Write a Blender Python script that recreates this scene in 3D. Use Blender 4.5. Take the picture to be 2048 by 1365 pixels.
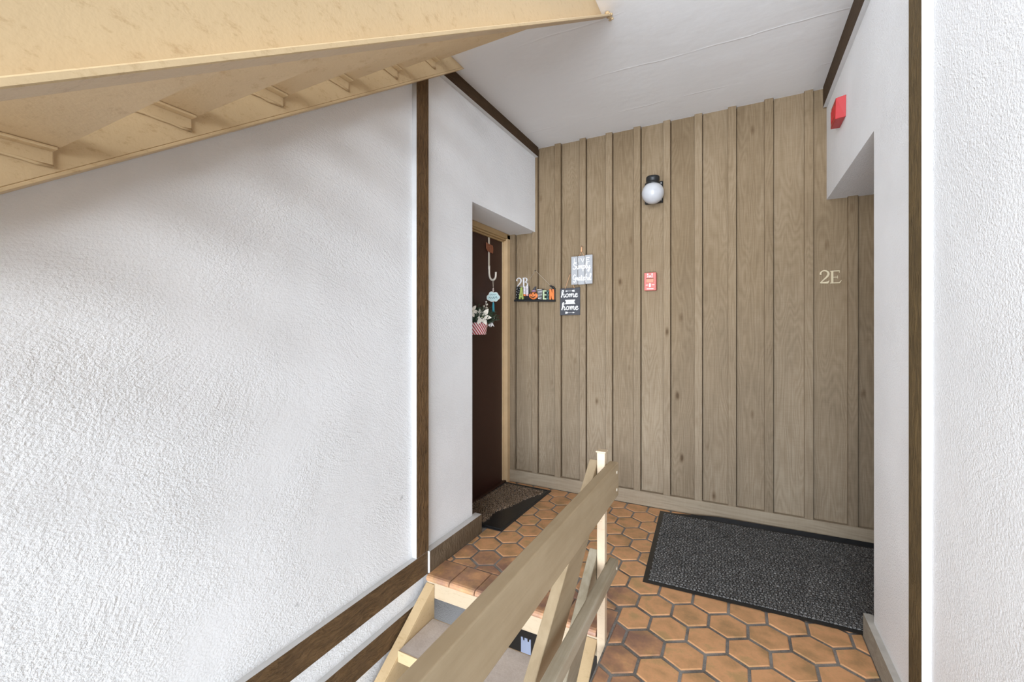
import bpy, bmesh, math, random
from mathutils import Vector, Matrix

random.seed(11)
R = math.radians
scene = bpy.context.scene
for o in list(bpy.data.objects):
    bpy.data.objects.remove(o)

# ------------------------------------------------------------------ camera
CAM_H = 1.31
cam_d = bpy.data.cameras.new('camera')
cam_d.sensor_fit = 'HORIZONTAL'
cam_d.sensor_width = 36.0
cam_d.lens = 866.0 / 2048.0 * 36.0
cam_d.shift_y = -22.5 / 2048.0
cam_d.clip_start = 0.02
cam = bpy.data.objects.new('camera', cam_d)
scene.collection.objects.link(cam)
cam.location = (0, 0, CAM_H)
cam.rotation_euler = (R(90), 0, R(27.5))
scene.camera = cam

# ------------------------------------------------------------------ overcast sky, added fill, sun
world = bpy.data.worlds.new('overcast_sky')
scene.world = world
world.use_nodes = True
wn = world.node_tree
wn.nodes.clear()
w_out = wn.nodes.new('ShaderNodeOutputWorld')
w_bg = wn.nodes.new('ShaderNodeBackground')
w_tc = wn.nodes.new('ShaderNodeTexCoord')
w_sep = wn.nodes.new('ShaderNodeSeparateXYZ')
w_mr = wn.nodes.new('ShaderNodeMapRange')
w_mr.inputs[1].default_value = -0.08
w_mr.inputs[2].default_value = 0.08
w_mix = wn.nodes.new('ShaderNodeMix')
w_mix.data_type = 'RGBA'
w_mix.inputs[6].default_value = (0.62, 0.62, 0.62, 1)     # ground haze below the horizon
w_mix.inputs[7].default_value = (0.93, 0.985, 1.05, 1)      # overcast sky
wn.links.new(w_tc.outputs['Generated'], w_sep.inputs[0])
wn.links.new(w_sep.outputs[2], w_mr.inputs[0])
wn.links.new(w_mr.outputs[0], w_mix.inputs[0])
wn.links.new(w_mix.outputs[2], w_bg.inputs[0])
w_bg.inputs[1].default_value = 0.22
wn.links.new(w_bg.outputs[0], w_out.inputs[0])

# added fill: large area light behind the camera to brighten the interior
def fill_area(name, loc, aim, sx, sy, watts, col):
    d = bpy.data.lights.new(name, 'AREA')
    d.shape = 'RECTANGLE'
    d.size, d.size_y = sx, sy
    d.energy = watts
    d.color = col
    o = bpy.data.objects.new(name, d)
    scene.collection.objects.link(o)
    o.location = loc
    o.rotation_euler = (Vector(aim) - Vector(loc)).to_track_quat('-Z', 'Y').to_euler()


fill_area('added_fill_light', (-0.3, -14.0, 0.1), (-0.4, 3.3, 1.1), 22.0, 12.0, 8900, (0.90, 0.98, 1.075))

sun_d = bpy.data.lights.new('hazy_sun', 'SUN')
sun_d.energy = 1.6
sun_d.angle = R(85)
sun_d.color = (1.0, 0.985, 0.96)
sun = bpy.data.objects.new('hazy_sun', sun_d)
scene.collection.objects.link(sun)
sun.rotation_euler = Vector((-0.10, 0.40, -1.0)).to_track_quat('-Z', 'Y').to_euler()

vs = scene.view_settings
vs.view_transform = 'Standard'
vs.look = 'None'
vs.gamma = 1.0
vs.use_curve_mapping = False
vs.exposure = 0.41
scene.cycles.max_bounces = 10
scene.cycles.diffuse_bounces = 8
scene.cycles.use_denoising = True

# ------------------------------------------------------------------ helpers
COL = scene.collection


def setp(o, label=None, cat=None, group=None, kind=None):
    if label: o['label'] = label
    if cat: o['category'] = cat
    if group: o['group'] = group
    if kind: o['kind'] = kind
    return o


def origin(o):
    v = Vector(o.location)
    while o.parent:
        o = o.parent
        v = v + Vector(o.location)
    return v


def obj(name, bm, mats, parent=None, loc=None, smooth=False, label=None, cat=None, group=None, kind=None):
    """link a bmesh built in world coordinates as ONE object"""
    base = Vector((0, 0, 0))
    if parent is not None:
        base = origin(parent)
    elif loc is not None:
        base = Vector(loc)
    if base.length > 0:
        bmesh.ops.translate(bm, verts=bm.verts, vec=-base)
    me = bpy.data.meshes.new(name)
    bm.to_mesh(me)
    bm.free()
    if not isinstance(mats, (list, tuple)):
        mats = [mats]
    for m in mats:
        me.materials.append(m)
    if smooth:
        for p in me.polygons:
            p.use_smooth = True
    o = bpy.data.objects.new(name, me)
    COL.objects.link(o)
    if parent is not None:
        o.parent = parent
    elif loc is not None:
        o.location = loc
    return setp(o, label, cat, group, kind)


def empty(name, loc, label=None, cat=None, group=None, kind=None):
    o = bpy.data.objects.new(name, None)
    o.empty_display_size = 0.05
    o.location = loc
    COL.objects.link(o)
    return setp(o, label, cat, group, kind)


def BM():
    return bmesh.new()


def box(bm, x0, x1, y0, y1, z0, z1, bevel=0.0, seg=1, mi=0):
    vs_ = [bm.verts.new(p) for p in [(x0, y0, z0), (x1, y0, z0), (x1, y1, z0), (x0, y1, z0),
                                     (x0, y0, z1), (x1, y0, z1), (x1, y1, z1), (x0, y1, z1)]]
    fs = []
    for q in [(0, 3, 2, 1), (4, 5, 6, 7), (0, 1, 5, 4), (1, 2, 6, 5), (2, 3, 7, 6), (3, 0, 4, 7)]:
        f = bm.faces.new([vs_[i] for i in q])
        f.material_index = mi
        fs.append(f)
    if bevel > 0:
        es = list({e for f in fs for e in f.edges})
        bmesh.ops.bevel(bm, geom=es, offset=bevel, segments=seg, affect='EDGES', profile=0.5, material=-1)
    return vs_


def prism(bm, pts, vec, mi=0, bevel=0.0, seg=1):
    """closed prism: polygon pts (3D) extruded along vec"""
    vec = Vector(vec)
    a = [bm.verts.new(p) for p in pts]
    b = [bm.verts.new(Vector(p) + vec) for p in pts]
    n = len(pts)
    fs = [bm.faces.new(a), bm.faces.new(list(reversed(b)))]
    for i in range(n):
        fs.append(bm.faces.new([a[(i + 1) % n], a[i], b[i], b[(i + 1) % n]]))
    for f in fs:
        f.material_index = mi
    bmesh.ops.recalc_face_normals(bm, faces=fs)
    if bevel > 0:
        es = list({e for f in fs for e in f.edges})
        bmesh.ops.bevel(bm, geom=es, offset=bevel, segments=seg, affect='EDGES', profile=0.5, material=-1)
    return fs


def catmull(pts, n=6, closed=False):
    P = [Vector(p) for p in pts]
    out = []
    m = len(P)
    rng = range(m) if closed else range(m - 1)
    for i in rng:
        p0 = P[(i - 1) % m] if closed or i > 0 else P[i]
        p1, p2 = P[i], P[(i + 1) % m]
        p3 = P[(i + 2) % m] if closed or i + 2 < m else p2
        for k in range(n):
            t = k / n
            out.append(0.5 * ((2 * p1) + (p2 - p0) * t + (2 * p0 - 5 * p1 + 4 * p2 - p3) * t * t + (3 * p1 - p0 - 3 * p2 + p3) * t ** 3))
    if not closed:
        out.append(P[-1])
    return out


def tube(bm, pts, r, seg=8, mi=0, cap=True):
    P = [Vector(p) for p in pts]
    rad = r if isinstance(r, (list, tuple)) else [r] * len(P)
    rings = []
    prev_n = None
    for i, p in enumerate(P):
        d = (P[min(i + 1, len(P) - 1)] - P[max(i - 1, 0)])
        if d.length < 1e-9:
            d = Vector((0, 0, 1))
        d.normalize()
        if prev_n is None:
            n = d.orthogonal().normalized()
        else:
            n = prev_n - d * prev_n.dot(d)
            n = n.normalized() if n.length > 1e-6 else d.orthogonal().normalized()
        prev_n = n
        b = d.cross(n)
        rings.append([bm.verts.new(p + (n * math.cos(2 * math.pi * k / seg) + b * math.sin(2 * math.pi * k / seg)) * rad[i]) for k in range(seg)])
    for a, b in zip(rings, rings[1:]):
        for k in range(seg):
            f = bm.faces.new([a[k], a[(k + 1) % seg], b[(k + 1) % seg], b[k]])
            f.material_index = mi
            f.smooth = True
    if cap:
        bm.faces.new(list(reversed(rings[0]))).material_index = mi
        bm.faces.new(rings[-1]).material_index = mi


def lathe(bm, prof, c, axis='Z', seg=24, mi=0):
    """prof = [(radius, height)...] turned about an axis through c"""
    c = Vector(c)
    rings = []
    for r, h in prof:
        ring = []
        for k in range(seg):
            a = 2 * math.pi * k / seg
            if axis == 'Z':
                v = Vector((r * math.cos(a), r * math.sin(a), h))
            elif axis == 'Y':
                v = Vector((r * math.cos(a), -h, r * math.sin(a)))
            else:
                v = Vector((h, r * math.cos(a), r * math.sin(a)))
            ring.append(bm.verts.new(c + v))
        rings.append(ring)
    for a, b in zip(rings, rings[1:]):
        for k in range(seg):
            f = bm.faces.new([a[k], a[(k + 1) % seg], b[(k + 1) % seg], b[k]])
            f.smooth = True
            f.material_index = mi
    bm.faces.new(list(reversed(rings[0]))).material_index = mi
    bm.faces.new(rings[-1]).material_index = mi
    bmesh.ops.recalc_face_normals(bm, faces=bm.faces)


def ball(bm, c, r, sub=1, scale=(1, 1, 1), mi=0):
    M = Matrix.Translation(c) @ Matrix.Diagonal((scale[0], scale[1], scale[2], 1))
    g = bmesh.ops.create_icosphere(bm, subdivisions=sub, radius=r, matrix=M)
    for v in g['verts']:
        for f in v.link_faces:
            f.smooth = True
            f.material_index = mi


class Face2D:
    """a drawing plane in the world: origin o, right vector u, up vector v, towards-viewer n"""

    def __init__(self, o, u, v):
        self.o, self.u, self.v = Vector(o), Vector(u).normalized(), Vector(v).normalized()
        self.n = self.u.cross(self.v).normalized()

    def p(self, x, y, d=0.0):
        return self.o + self.u * x + self.v * y + self.n * d

    def poly(self, bm, pts, d0, d1, mi=0, bevel=0.0):
        prism(bm, [self.p(x, y, d0) for x, y in pts], self.n * (d1 - d0), mi, bevel)

    def stroke(self, bm, pts, w, d0, d1, mi=0, smooth=0, closed=False):
        """flat ribbon of width w along pts, standing from d0 to d1 above the plane"""
        P = [Vector((a, b, 0)) for a, b in pts]
        wl = list(w) if isinstance(w, (list, tuple)) else [w] * len(P)
        if smooth:
            W3 = [Vector((q, 0, 0)) for q in wl]
            P = catmull(P, smooth, closed)
            wl = [max(q.x, 0.0001) for q in catmull(W3, smooth, closed)]
        n = len(P)
        L, Rr = [], []
        for i in range(n):
            if closed:
                a, b = P[(i - 1) % n], P[(i + 1) % n]
            else:
                a, b = P[max(i - 1, 0)], P[min(i + 1, n - 1)]
            d = b - a
            if d.length < 1e-9:
                d = Vector((1, 0, 0))
            d.normalize()
            m = Vector((-d.y, d.x, 0))
            k = 1.0
            if 0 < i < n - 1 or closed:
                e = (P[(i + 1) % n] - P[i])
                if e.length > 1e-9:
                    e.normalize()
                    k = min(1.0 / max(abs(m.dot(Vector((-e.y, e.x, 0)))), 0.5), 1.6)
            L.append(P[i] + m * wl[i] / 2 * k)
            Rr.append(P[i] - m * wl[i] / 2 * k)
        self.k = getattr(self, 'k', 0) + 1
        up = [d1 + (self.k % 7) * 0.00007 + 0.0004 * i / n * (0 if closed else 1) for i in range(n)]
        vL = [(bm.verts.new(self.p(q.x, q.y, d0)), bm.verts.new(self.p(q.x, q.y, h_))) for q, h_ in zip(L, up)]
        vR = [(bm.verts.new(self.p(q.x, q.y, d0)), bm.verts.new(self.p(q.x, q.y, h_))) for q, h_ in zip(Rr, up)]
        fs = []
        rng = range(n) if closed else range(n - 1)
        for i in rng:
            j = (i + 1) % n
            fs.append(bm.faces.new([vL[i][1], vR[i][1], vR[j][1], vL[j][1]]))
            fs.append(bm.faces.new([vL[i][0], vL[i][1], vL[j][1], vL[j][0]]))
            fs.append(bm.faces.new([vR[i][1], vR[i][0], vR[j][0], vR[j][1]]))
            fs.append(bm.faces.new([vR[i][0], vL[i][0], vL[j][0], vR[j][0]]))
        if not closed:
            fs.append(bm.faces.new([vL[0][0], vR[0][0], vR[0][1], vL[0][1]]))
            fs.append(bm.faces.new([vL[-1][1], vR[-1][1], vR[-1][0], vL[-1][0]]))
        for f in fs:
            f.material_index = mi
        bmesh.ops.recalc_face_normals(bm, faces=fs)

    def text(self, bm, s, x, y, size, d0, d1, mi=0, sx=1.0):
        """plain block capitals from the built-in font, centred on (x, y)"""
        cu = bpy.data.curves.new('lettering', 'FONT')
        cu.body = s
        cu.size = size
        cu.align_x = 'CENTER'
        cu.align_y = 'CENTER'
        cu.resolution_u = 2
        cu.extrude = 0.0
        to = bpy.data.objects.new('lettering', cu)
        COL.objects.link(to)
        dg = bpy.context.evaluated_depsgraph_get()
        me = bpy.data.meshes.new_from_object(to.evaluated_get(dg))
        bpy.data.objects.remove(to)
        bpy.data.curves.remove(cu)
        vm = {}
        for v in me.vertices:
            vm[v.index] = bm.verts.new(self.p(x + v.co.x * sx, y + v.co.y, d1))
        for p in me.polygons:
            try:
                f = bm.faces.new([vm[i] for i in p.vertices])
                f.material_index = mi
            except ValueError:
                pass
        bpy.data.meshes.remove(me)


# ------------------------------------------------------------------ materials
def new_mat(name):
    m = bpy.data.materials.new(name)
    m.use_nodes = True
    nt = m.node_tree
    return m, nt, nt.nodes['Principled BSDF']


def nd(nt, typ, **kw):
    n = nt.nodes.new(typ)
    for k, v in kw.items():
        if k.startswith('i_'):
            n.inputs[int(k[2:]) if k[2:].isdigit() else k[2:]].default_value = v
        else:
            setattr(n, k, v)
    return n


def noise(nt, vec, scale, detail=4, rough=0.55, dist=0.0):
    n = nt.nodes.new('ShaderNodeTexNoise')
    n.inputs['Scale'].default_value = scale
    n.inputs['Detail'].default_value = detail
    n.inputs['Roughness'].default_value = rough
    n.inputs['Distortion'].default_value = dist
    if vec is not None:
        nt.links.new(vec, n.inputs['Vector'])
    return n.outputs['Fac']


def mapping(nt, vec, scale=(1, 1, 1), loc=(0, 0, 0), rot=(0, 0, 0)):
    n = nt.nodes.new('ShaderNodeMapping')
    n.inputs['Scale'].default_value = scale
    n.inputs['Location'].default_value = loc
    n.inputs['Rotation'].default_value = rot
    nt.links.new(vec, n.inputs['Vector'])
    return n.outputs[0]


def ramp(nt, fac, stops):
    n = nt.nodes.new('ShaderNodeValToRGB')
    el = n.color_ramp.elements
    while len(el) < len(stops):
        el.new(0.5)
    for e, (p, c) in zip(el, stops):
        e.position = p
        e.color = c if len(c) == 4 else (*c, 1)
    nt.links.new(fac, n.inputs[0])
    return n.outputs[0]


def mix(nt, fac, a, b, mode='MIX'):
    n = nt.nodes.new('ShaderNodeMix')
    n.data_type = 'RGBA'
    n.blend_type = mode
    for sock, v in ((0, fac), (6, a), (7, b)):
        if isinstance(v, (int, float)):
            n.inputs[sock].default_value = v
        elif isinstance(v, tuple):
            n.inputs[sock].default_value = v if len(v) == 4 else (*v, 1)
        else:
            nt.links.new(v, n.inputs[sock])
    return n.outputs[2]


def math_(nt, op, a, b=None, c=None):
    n = nt.nodes.new('ShaderNodeMath')
    n.operation = op
    for i, v in enumerate((a, b, c)):
        if v is None:
            continue
        if isinstance(v, (int, float)):
            n.inputs[i].default_value = v
        else:
            nt.links.new(v, n.inputs[i])
    return n.outputs[0]


def bump(nt, bsdf, height, strength, dist, prev=None):
    n = nt.nodes.new('ShaderNodeBump')
    n.inputs['Strength'].default_value = strength
    n.inputs['Distance'].default_value = dist
    nt.links.new(height, n.inputs['Height'])
    if prev is not None:
        nt.links.new(prev, n.inputs['Normal'])
    nt.links.new(n.outputs[0], bsdf.inputs['Normal'])
    return n.outputs[0]


def objco(nt):
    return nt.nodes.new('ShaderNodeTexCoord').outputs['Object']


def plain(name, col, rough=0.6, metal=0.0, var=0.10, vscale=30.0, bumps=0.0, bscale=200.0, spec=0.4):
    m, nt, b = new_mat(name)
    co = objco(nt)
    c = mix(nt, noise(nt, co, vscale), tuple(x * (1 - var) for x in col), tuple(min(1, x * (1 + var)) for x in col))
    nt.links.new(c, b.inputs['Base Color'])
    b.inputs['Roughness'].default_value = rough
    b.inputs['Metallic'].default_value = metal
    b.inputs['Specular IOR Level'].default_value = spec
    if bumps:
        bump(nt, b, noise(nt, co, bscale), bumps, 0.002)
    return m


def stucco_mat(name, col, fine=1.0, sweep=1.0):
    m, nt, b = new_mat(name)
    co = objco(nt)
    # trowel sweeps: stretched noise whose direction turns over the wall
    warp = nt.nodes.new('ShaderNodeTexNoise')
    warp.inputs['Scale'].default_value = 1.1
    warp.inputs['Detail'].default_value = 1.0
    nt.links.new(co, warp.inputs['Vector'])
    sc = nd(nt, 'ShaderNodeVectorMath', operation='SCALE')
    nt.links.new(warp.outputs['Color'], sc.inputs[0])
    sc.inputs['Scale'].default_value = 0.9
    ad = nd(nt, 'ShaderNodeVectorMath', operation='ADD')
    nt.links.new(co, ad.inputs[0])
    nt.links.new(sc.outputs[0], ad.inputs[1])
    sw = noise(nt, mapping(nt, ad.outputs[0], (60, 22, 75)), 1.0, 5, 0.62)
    grain = noise(nt, mapping(nt, co, (150, 125, 150)), 1.0, 3, 0.6)
    lump = noise(nt, mapping(nt, co, (34, 34, 34)), 1.0, 3, 0.55)
    mask = nd(nt, 'ShaderNodeMapRange')
    nt.links.new(noise(nt, co, 1.6, 2), mask.inputs[0])
    mask.inputs[1].default_value = 0.36
    mask.inputs[2].default_value = 0.62
    mask.inputs[3].default_value = 0.30
    mask.inputs[4].default_value = 1.0
    h = math_(nt, 'MULTIPLY', sw, sweep)
    h = math_(nt, 'ADD', h, math_(nt, 'MULTIPLY', grain, 0.85 * fine))
    h = math_(nt, 'ADD', h, math_(nt, 'MULTIPLY', lump, 0.22))
    h = math_(nt, 'MULTIPLY', h, mask.outputs[0])
    bump(nt, b, h, 0.52, 0.010)
    dirt = ramp(nt, noise(nt, co, 2.2, 5, 0.6), [(0.30, tuple(x * 0.93 for x in col)), (0.62, col)])
    spots = ramp(nt, noise(nt, co, 14.0, 3, 0.5), [(0.19, (0.75, 0.75, 0.75)), (0.24, (1, 1, 1))])
    nt.links.new(mix(nt, 1.0, dirt, spots, 'MULTIPLY'), b.inputs['Base Color'])
    b.inputs['Roughness'].default_value = 0.85
    b.inputs['Specular IOR Level'].default_value = 0.25
    return m


def siding_mat(name, dark, mid, light, along='Z', ring=1.0):
    """weathered stained boards with cathedral grain, saw marks and knots"""
    m, nt, b = new_mat(name)
    co = objco(nt)
    oi = nt.nodes.new('ShaderNodeObjectInfo')
    cmb = nt.nodes.new('ShaderNodeCombineXYZ')
    nt.links.new(math_(nt, 'MULTIPLY', oi.outputs['Random'], 37.0), cmb.inputs[0])
    nt.links.new(math_(nt, 'MULTIPLY', oi.outputs['Random'], 91.0), cmb.inputs[2])
    ad = nd(nt, 'ShaderNodeVectorMath', operation='ADD')
    nt.links.new(co, ad.inputs[0])
    nt.links.new(cmb.outputs[0], ad.inputs[1])
    v = ad.outputs[0]
    if along == 'Z':
        stretch, fine_s, saw_s = (7, 7, 0.9), (160, 160, 5), (14, 14, 120)
    else:
        stretch, fine_s, saw_s = (0.9, 7, 7), (5, 160, 160), (120, 14, 14)
    big = noise(nt, mapping(nt, v, stretch), 1.0, 2, 0.5)
    rings = math_(nt, 'FRACT', math_(nt, 'MULTIPLY', big, 24.0 * ring))
    rings = math_(nt, 'ABSOLUTE', math_(nt, 'SUBTRACT', rings, 0.5))
    fine = noise(nt, mapping(nt, v, fine_s), 1.0, 4, 0.65)
    saw = noise(nt, mapping(nt, v, saw_s), 1.0, 3, 0.6)
    patch = noise(nt, mapping(nt, v, (3.5, 3.5, 1.6) if along == 'Z' else (1.6, 3.5, 3.5)), 1.0, 4, 0.6)
    g = math_(nt, 'ADD', math_(nt, 'MULTIPLY', rings, 0.27), math_(nt, 'MULTIPLY', math_(nt, 'ADD', fine, 0.26), 0.52))
    g = math_(nt, 'ADD', g, math_(nt, 'MULTIPLY', math_(nt, 'SUBTRACT', patch, 0.5), 0.55))
    g = math_(nt, 'ADD', g, math_(nt, 'MULTIPLY', math_(nt, 'SUBTRACT', saw, 0.5), 0.14))
    g = math_(nt, 'ADD', g, math_(nt, 'MULTIPLY', math_(nt, 'SUBTRACT', oi.outputs['Random'], 0.5), 0.16))
    col = ramp(nt, g, [(0.18, dark), (0.45, mid), (0.78, light)])
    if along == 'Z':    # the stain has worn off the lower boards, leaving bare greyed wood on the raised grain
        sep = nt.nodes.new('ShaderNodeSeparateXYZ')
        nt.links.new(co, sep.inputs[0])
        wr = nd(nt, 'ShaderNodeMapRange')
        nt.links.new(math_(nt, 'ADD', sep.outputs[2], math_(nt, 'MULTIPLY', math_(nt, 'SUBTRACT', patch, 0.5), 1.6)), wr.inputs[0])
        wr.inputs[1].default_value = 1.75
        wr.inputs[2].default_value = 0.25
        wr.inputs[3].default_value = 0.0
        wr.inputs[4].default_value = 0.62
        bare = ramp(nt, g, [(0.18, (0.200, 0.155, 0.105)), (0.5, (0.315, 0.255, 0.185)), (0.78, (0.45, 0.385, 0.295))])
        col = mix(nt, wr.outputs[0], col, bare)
    # knots
    vor = nt.nodes.new('ShaderNodeTexVoronoi')
    vor.inputs['Scale'].default_value = 1.0
    nt.links.new(mapping(nt, v, (6.0, 0.5, 2.6) if along == 'Z' else (2.6, 0.5, 6.0)), vor.inputs['Vector'])
    kn = ramp(nt, math_(nt, 'ADD', vor.outputs['Distance'], math_(nt, 'MULTIPLY', math_(nt, 'SUBTRACT', fine, 0.5), 0.05)),
              [(0.035, (0.42, 0.36, 0.30)), (0.075, (0.8, 0.76, 0.72)), (0.12, (1, 1, 1))])
    col = mix(nt, 1.0, col, kn, 'MULTIPLY')
    nt.links.new(col, b.inputs['Base Color'])
    b.inputs['Roughness'].default_value = 0.78
    b.inputs['Specular IOR Level'].default_value = 0.25
    h = math_(nt, 'ADD', math_(nt, 'MULTIPLY', rings, 0.8), math_(nt, 'ADD', math_(nt, 'MULTIPLY', fine, 0.5), math_(nt, 'MULTIPLY', saw, 0.35)))
    bump(nt, b, h, 0.35, 0.0035)
    return m


def rough_sawn_mat(name, dark, light, along='Z', strength=0.9):
    m, nt, b = new_mat(name)
    co = objco(nt)
    s = {'Z': (95, 95, 11), 'Y': (95, 11, 95)}[along]
    warp = nt.nodes.new('ShaderNodeTexNoise')
    warp.inputs['Scale'].default_value = 9.0
    nt.links.new(co, warp.inputs['Vector'])
    sc = nd(nt, 'ShaderNodeVectorMath', operation='SCALE')
    sc.inputs['Scale'].default_value = 0.06
    nt.links.new(warp.outputs['Color'], sc.inputs[0])
    ad = nd(nt, 'ShaderNodeVectorMath', operation='ADD')
    nt.links.new(co, ad.inputs[0])
    nt.links.new(sc.outputs[0], ad.inputs[1])
    n1 = noise(nt, mapping(nt, ad.outputs[0], s), 1.0, 5, 0.65)
    n2 = noise(nt, co, 5.0, 4, 0.6)
    col = ramp(nt, math_(nt, 'ADD', math_(nt, 'MULTIPLY', n1, 0.75), math_(nt, 'MULTIPLY', n2, 0.25)), [(0.3, dark), (0.68, light)])
    nt.links.new(col, b.inputs['Base Color'])
    b.inputs['Roughness'].default_value = 0.72
    b.inputs['Specular IOR Level'].default_value = 0.3
    bump(nt, b, n1, min(1.0, strength * 1.1), 0.013)
    return m


def painted_steel_mat(name, col, rust=0.25):
    m, nt, b = new_mat(name)
    co = objco(nt)
    c = mix(nt, noise(nt, co, 3.0, 5, 0.65), tuple(x * 0.90 for x in col), tuple(min(1, x * 1.05) for x in col))
    specks = ramp(nt, noise(nt, mapping(nt, co, (1.0, 0.8, 1.0)), 60.0, 3, 0.7), [(0.25, (0.55, 0.42, 0.30)), (0.33, (1, 1, 1))])
    c = mix(nt, rust, c, mix(nt, 1.0, c, specks, 'MULTIPLY'))
    smear = ramp(nt, noise(nt, mapping(nt, co, (1, 2, 4)), 16.0, 8, 0.8), [(0.32, (0.66, 0.56, 0.45)), (0.46, (1, 1, 1))])
    c = mix(nt, 0.6, c, mix(nt, 1.0, c, smear, 'MULTIPLY'))
    nt.links.new(c, b.inputs['Base Color'])
    b.inputs['Roughness'].default_value = 0.48
    b.inputs['Specular IOR Level'].default_value = 0.4
    h = math_(nt, 'ADD', math_(nt, 'MULTIPLY', noise(nt, co, 25.0, 4, 0.6), 0.7), math_(nt, 'MULTIPLY', noise(nt, co, 160.0, 2, 0.5), 0.25))
    bump(nt, b, h, 0.28, 0.004)
    return m


def terracotta_mat(name, worn=0.0):
    m, nt, b = new_mat(name)
    co = objco(nt)
    oi = nt.nodes.new('ShaderNodeObjectInfo')
    cmb = nt.nodes.new('ShaderNodeCombineXYZ')
    nt.links.new(math_(nt, 'MULTIPLY', oi.outputs['Random'], 53.0), cmb.inputs[0])
    nt.links.new(math_(nt, 'MULTIPLY', oi.outputs['Random'], 29.0), cmb.inputs[1])
    ad = nd(nt, 'ShaderNodeVectorMath', operation='ADD')
    nt.links.new(co, ad.inputs[0])
    nt.links.new(cmb.outputs[0], ad.inputs[1])
    n1 = noise(nt, ad.outputs[0], 9.0, 3, 0.5)
    n2 = noise(nt, ad.outputs[0], 120.0, 3, 0.6)
    g = math_(nt, 'ADD', math_(nt, 'MULTIPLY', n1, 0.85), math_(nt, 'MULTIPLY', n2, 0.15))
    g = math_(nt, 'ADD', g, math_(nt, 'MULTIPLY', math_(nt, 'SUBTRACT', oi.outputs['Random'], 0.5), 0.12))
    col = ramp(nt, g, [(0.32, (0.44, 0.270, 0.130)), (0.44, (0.62, 0.345, 0.168)), (0.56, (0.76, 0.410, 0.205)), (0.68, (0.56, 0.350, 0.165))])
    # foot-worn, scuffed tiles by the head of the stair
    sep = nt.nodes.new('ShaderNodeSeparateXYZ')
    nt.links.new(co, sep.inputs[0])
    scuff = noise(nt, co, 6.0, 4, 0.65)
    if worn:
        wf = nd(nt, 'ShaderNodeMapRange')
        nt.links.new(scuff, wf.inputs[0])
        wf.inputs[1].default_value = 0.35
        wf.inputs[2].default_value = 0.62
        wf.inputs[4].default_value = worn
        col = mix(nt, wf.outputs[0], col, (0.27, 0.150, 0.115), 'MIX')
    nt.links.new(col, b.inputs['Base Color'])
    rr = nd(nt, 'ShaderNodeMapRange')
    nt.links.new(scuff, rr.inputs[0])
    rr.inputs[3].default_value = 0.38
    rr.inputs[4].default_value = 0.58
    nt.links.new(rr.outputs[0], b.inputs['Roughness'])
    b.inputs['Specular IOR Level'].default_value = 0.45
    bump(nt, b, math_(nt, 'ADD', noise(nt, ad.outputs[0], 14.0, 2), math_(nt, 'MULTIPLY', n2, 0.15)), 0.25, 0.006)
    return m


def speckle_mat(name, stops, scale, rough=0.9, bumps=0.0):
    m, nt, b = new_mat(name)
    co = objco(nt)
    w = nt.nodes.new('ShaderNodeTexWhiteNoise')
    w.noise_dimensions = '3D'
    sn = nd(nt, 'ShaderNodeVectorMath', operation='SNAP')
    nt.links.new(co, sn.inputs[0])
    sn.inputs[1].default_value = (scale, scale, scale)
    nt.links.new(sn.outputs[0], w.inputs['Vector'])
    f = math_(nt, 'ADD', math_(nt, 'MULTIPLY', w.outputs['Value'], 0.75), math_(nt, 'MULTIPLY', noise(nt, co, 6.0, 3), 0.25))
    nt.links.new(ramp(nt, f, stops), b.inputs['Base Color'])
    b.inputs['Roughness'].default_value = rough
    b.inputs['Specular IOR Level'].default_value = 0.25
    if bumps:
        bump(nt, b, w.outputs['Value'], bumps, 0.003)
    return m


def concrete_mat(name, a, c, bscale=90.0):
    m, nt, b = new_mat(name)
    co = objco(nt)
    f = math_(nt, 'ADD', math_(nt, 'MULTIPLY', noise(nt, co, 7.0, 5, 0.65), 0.65), math_(nt, 'MULTIPLY', noise(nt, co, bscale * 2, 3, 0.7), 0.35))
    nt.links.new(ramp(nt, f, [(0.35, a), (0.62, c)]), b.inputs['Base Color'])
    b.inputs['Roughness'].default_value = 0.85
    bump(nt, b, noise(nt, co, bscale, 4, 0.7), 0.4, 0.003)
    return m


def ceiling_mat(name, col):
    m, nt, b = new_mat(name)
    co = objco(nt)
    planks = noise(nt, mapping(nt, co, (1.2, 9.0, 1.0), rot=(0, 0, R(4))), 1.0, 5, 0.6)
    fine = noise(nt, co, 38.0, 4, 0.6)
    # shutter-board lines left in the cast slab
    sep = nt.nodes.new('ShaderNodeSeparateXYZ')
    nt.links.new(co, sep.inputs[0])
    wob = math_(nt, 'MULTIPLY', noise(nt, co, 3.0, 2), 0.05)
    ln = math_(nt, 'FRACT', math_(nt, 'DIVIDE', math_(nt, 'ADD', sep.outputs[1], wob), 0.47))
    ridge = math_(nt, 'SMOOTH_MIN', math_(nt, 'MULTIPLY', math_(nt, 'ABSOLUTE', math_(nt, 'SUBTRACT', ln, 0.5)), 60.0), 1.0, 0.3)
    brk = nd(nt, 'ShaderNodeMapRange')
    nt.links.new(noise(nt, mapping(nt, co, (3, 3, 1)), 1.0, 3), brk.inputs[0])
    brk.inputs[1].default_value = 0.45
    brk.inputs[2].default_value = 0.6
    h = math_(nt, 'ADD', math_(nt, 'MULTIPLY', planks, 0.38), math_(nt, 'MULTIPLY', fine, 0.13))
    h = math_(nt, 'SUBTRACT', h, math_(nt, 'MULTIPLY', math_(nt, 'MULTIPLY', ridge, brk.outputs[0]), 0.40))
    bump(nt, b, h, 0.45, 0.007)
    nt.links.new(mix(nt, noise(nt, co, 2.5, 5), tuple(x * 0.94 for x in col), col), b.inputs['Base Color'])
    b.inputs['Roughness'].default_value = 0.8
    b.inputs['Specular IOR Level'].default_value = 0.25
    return m


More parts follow.
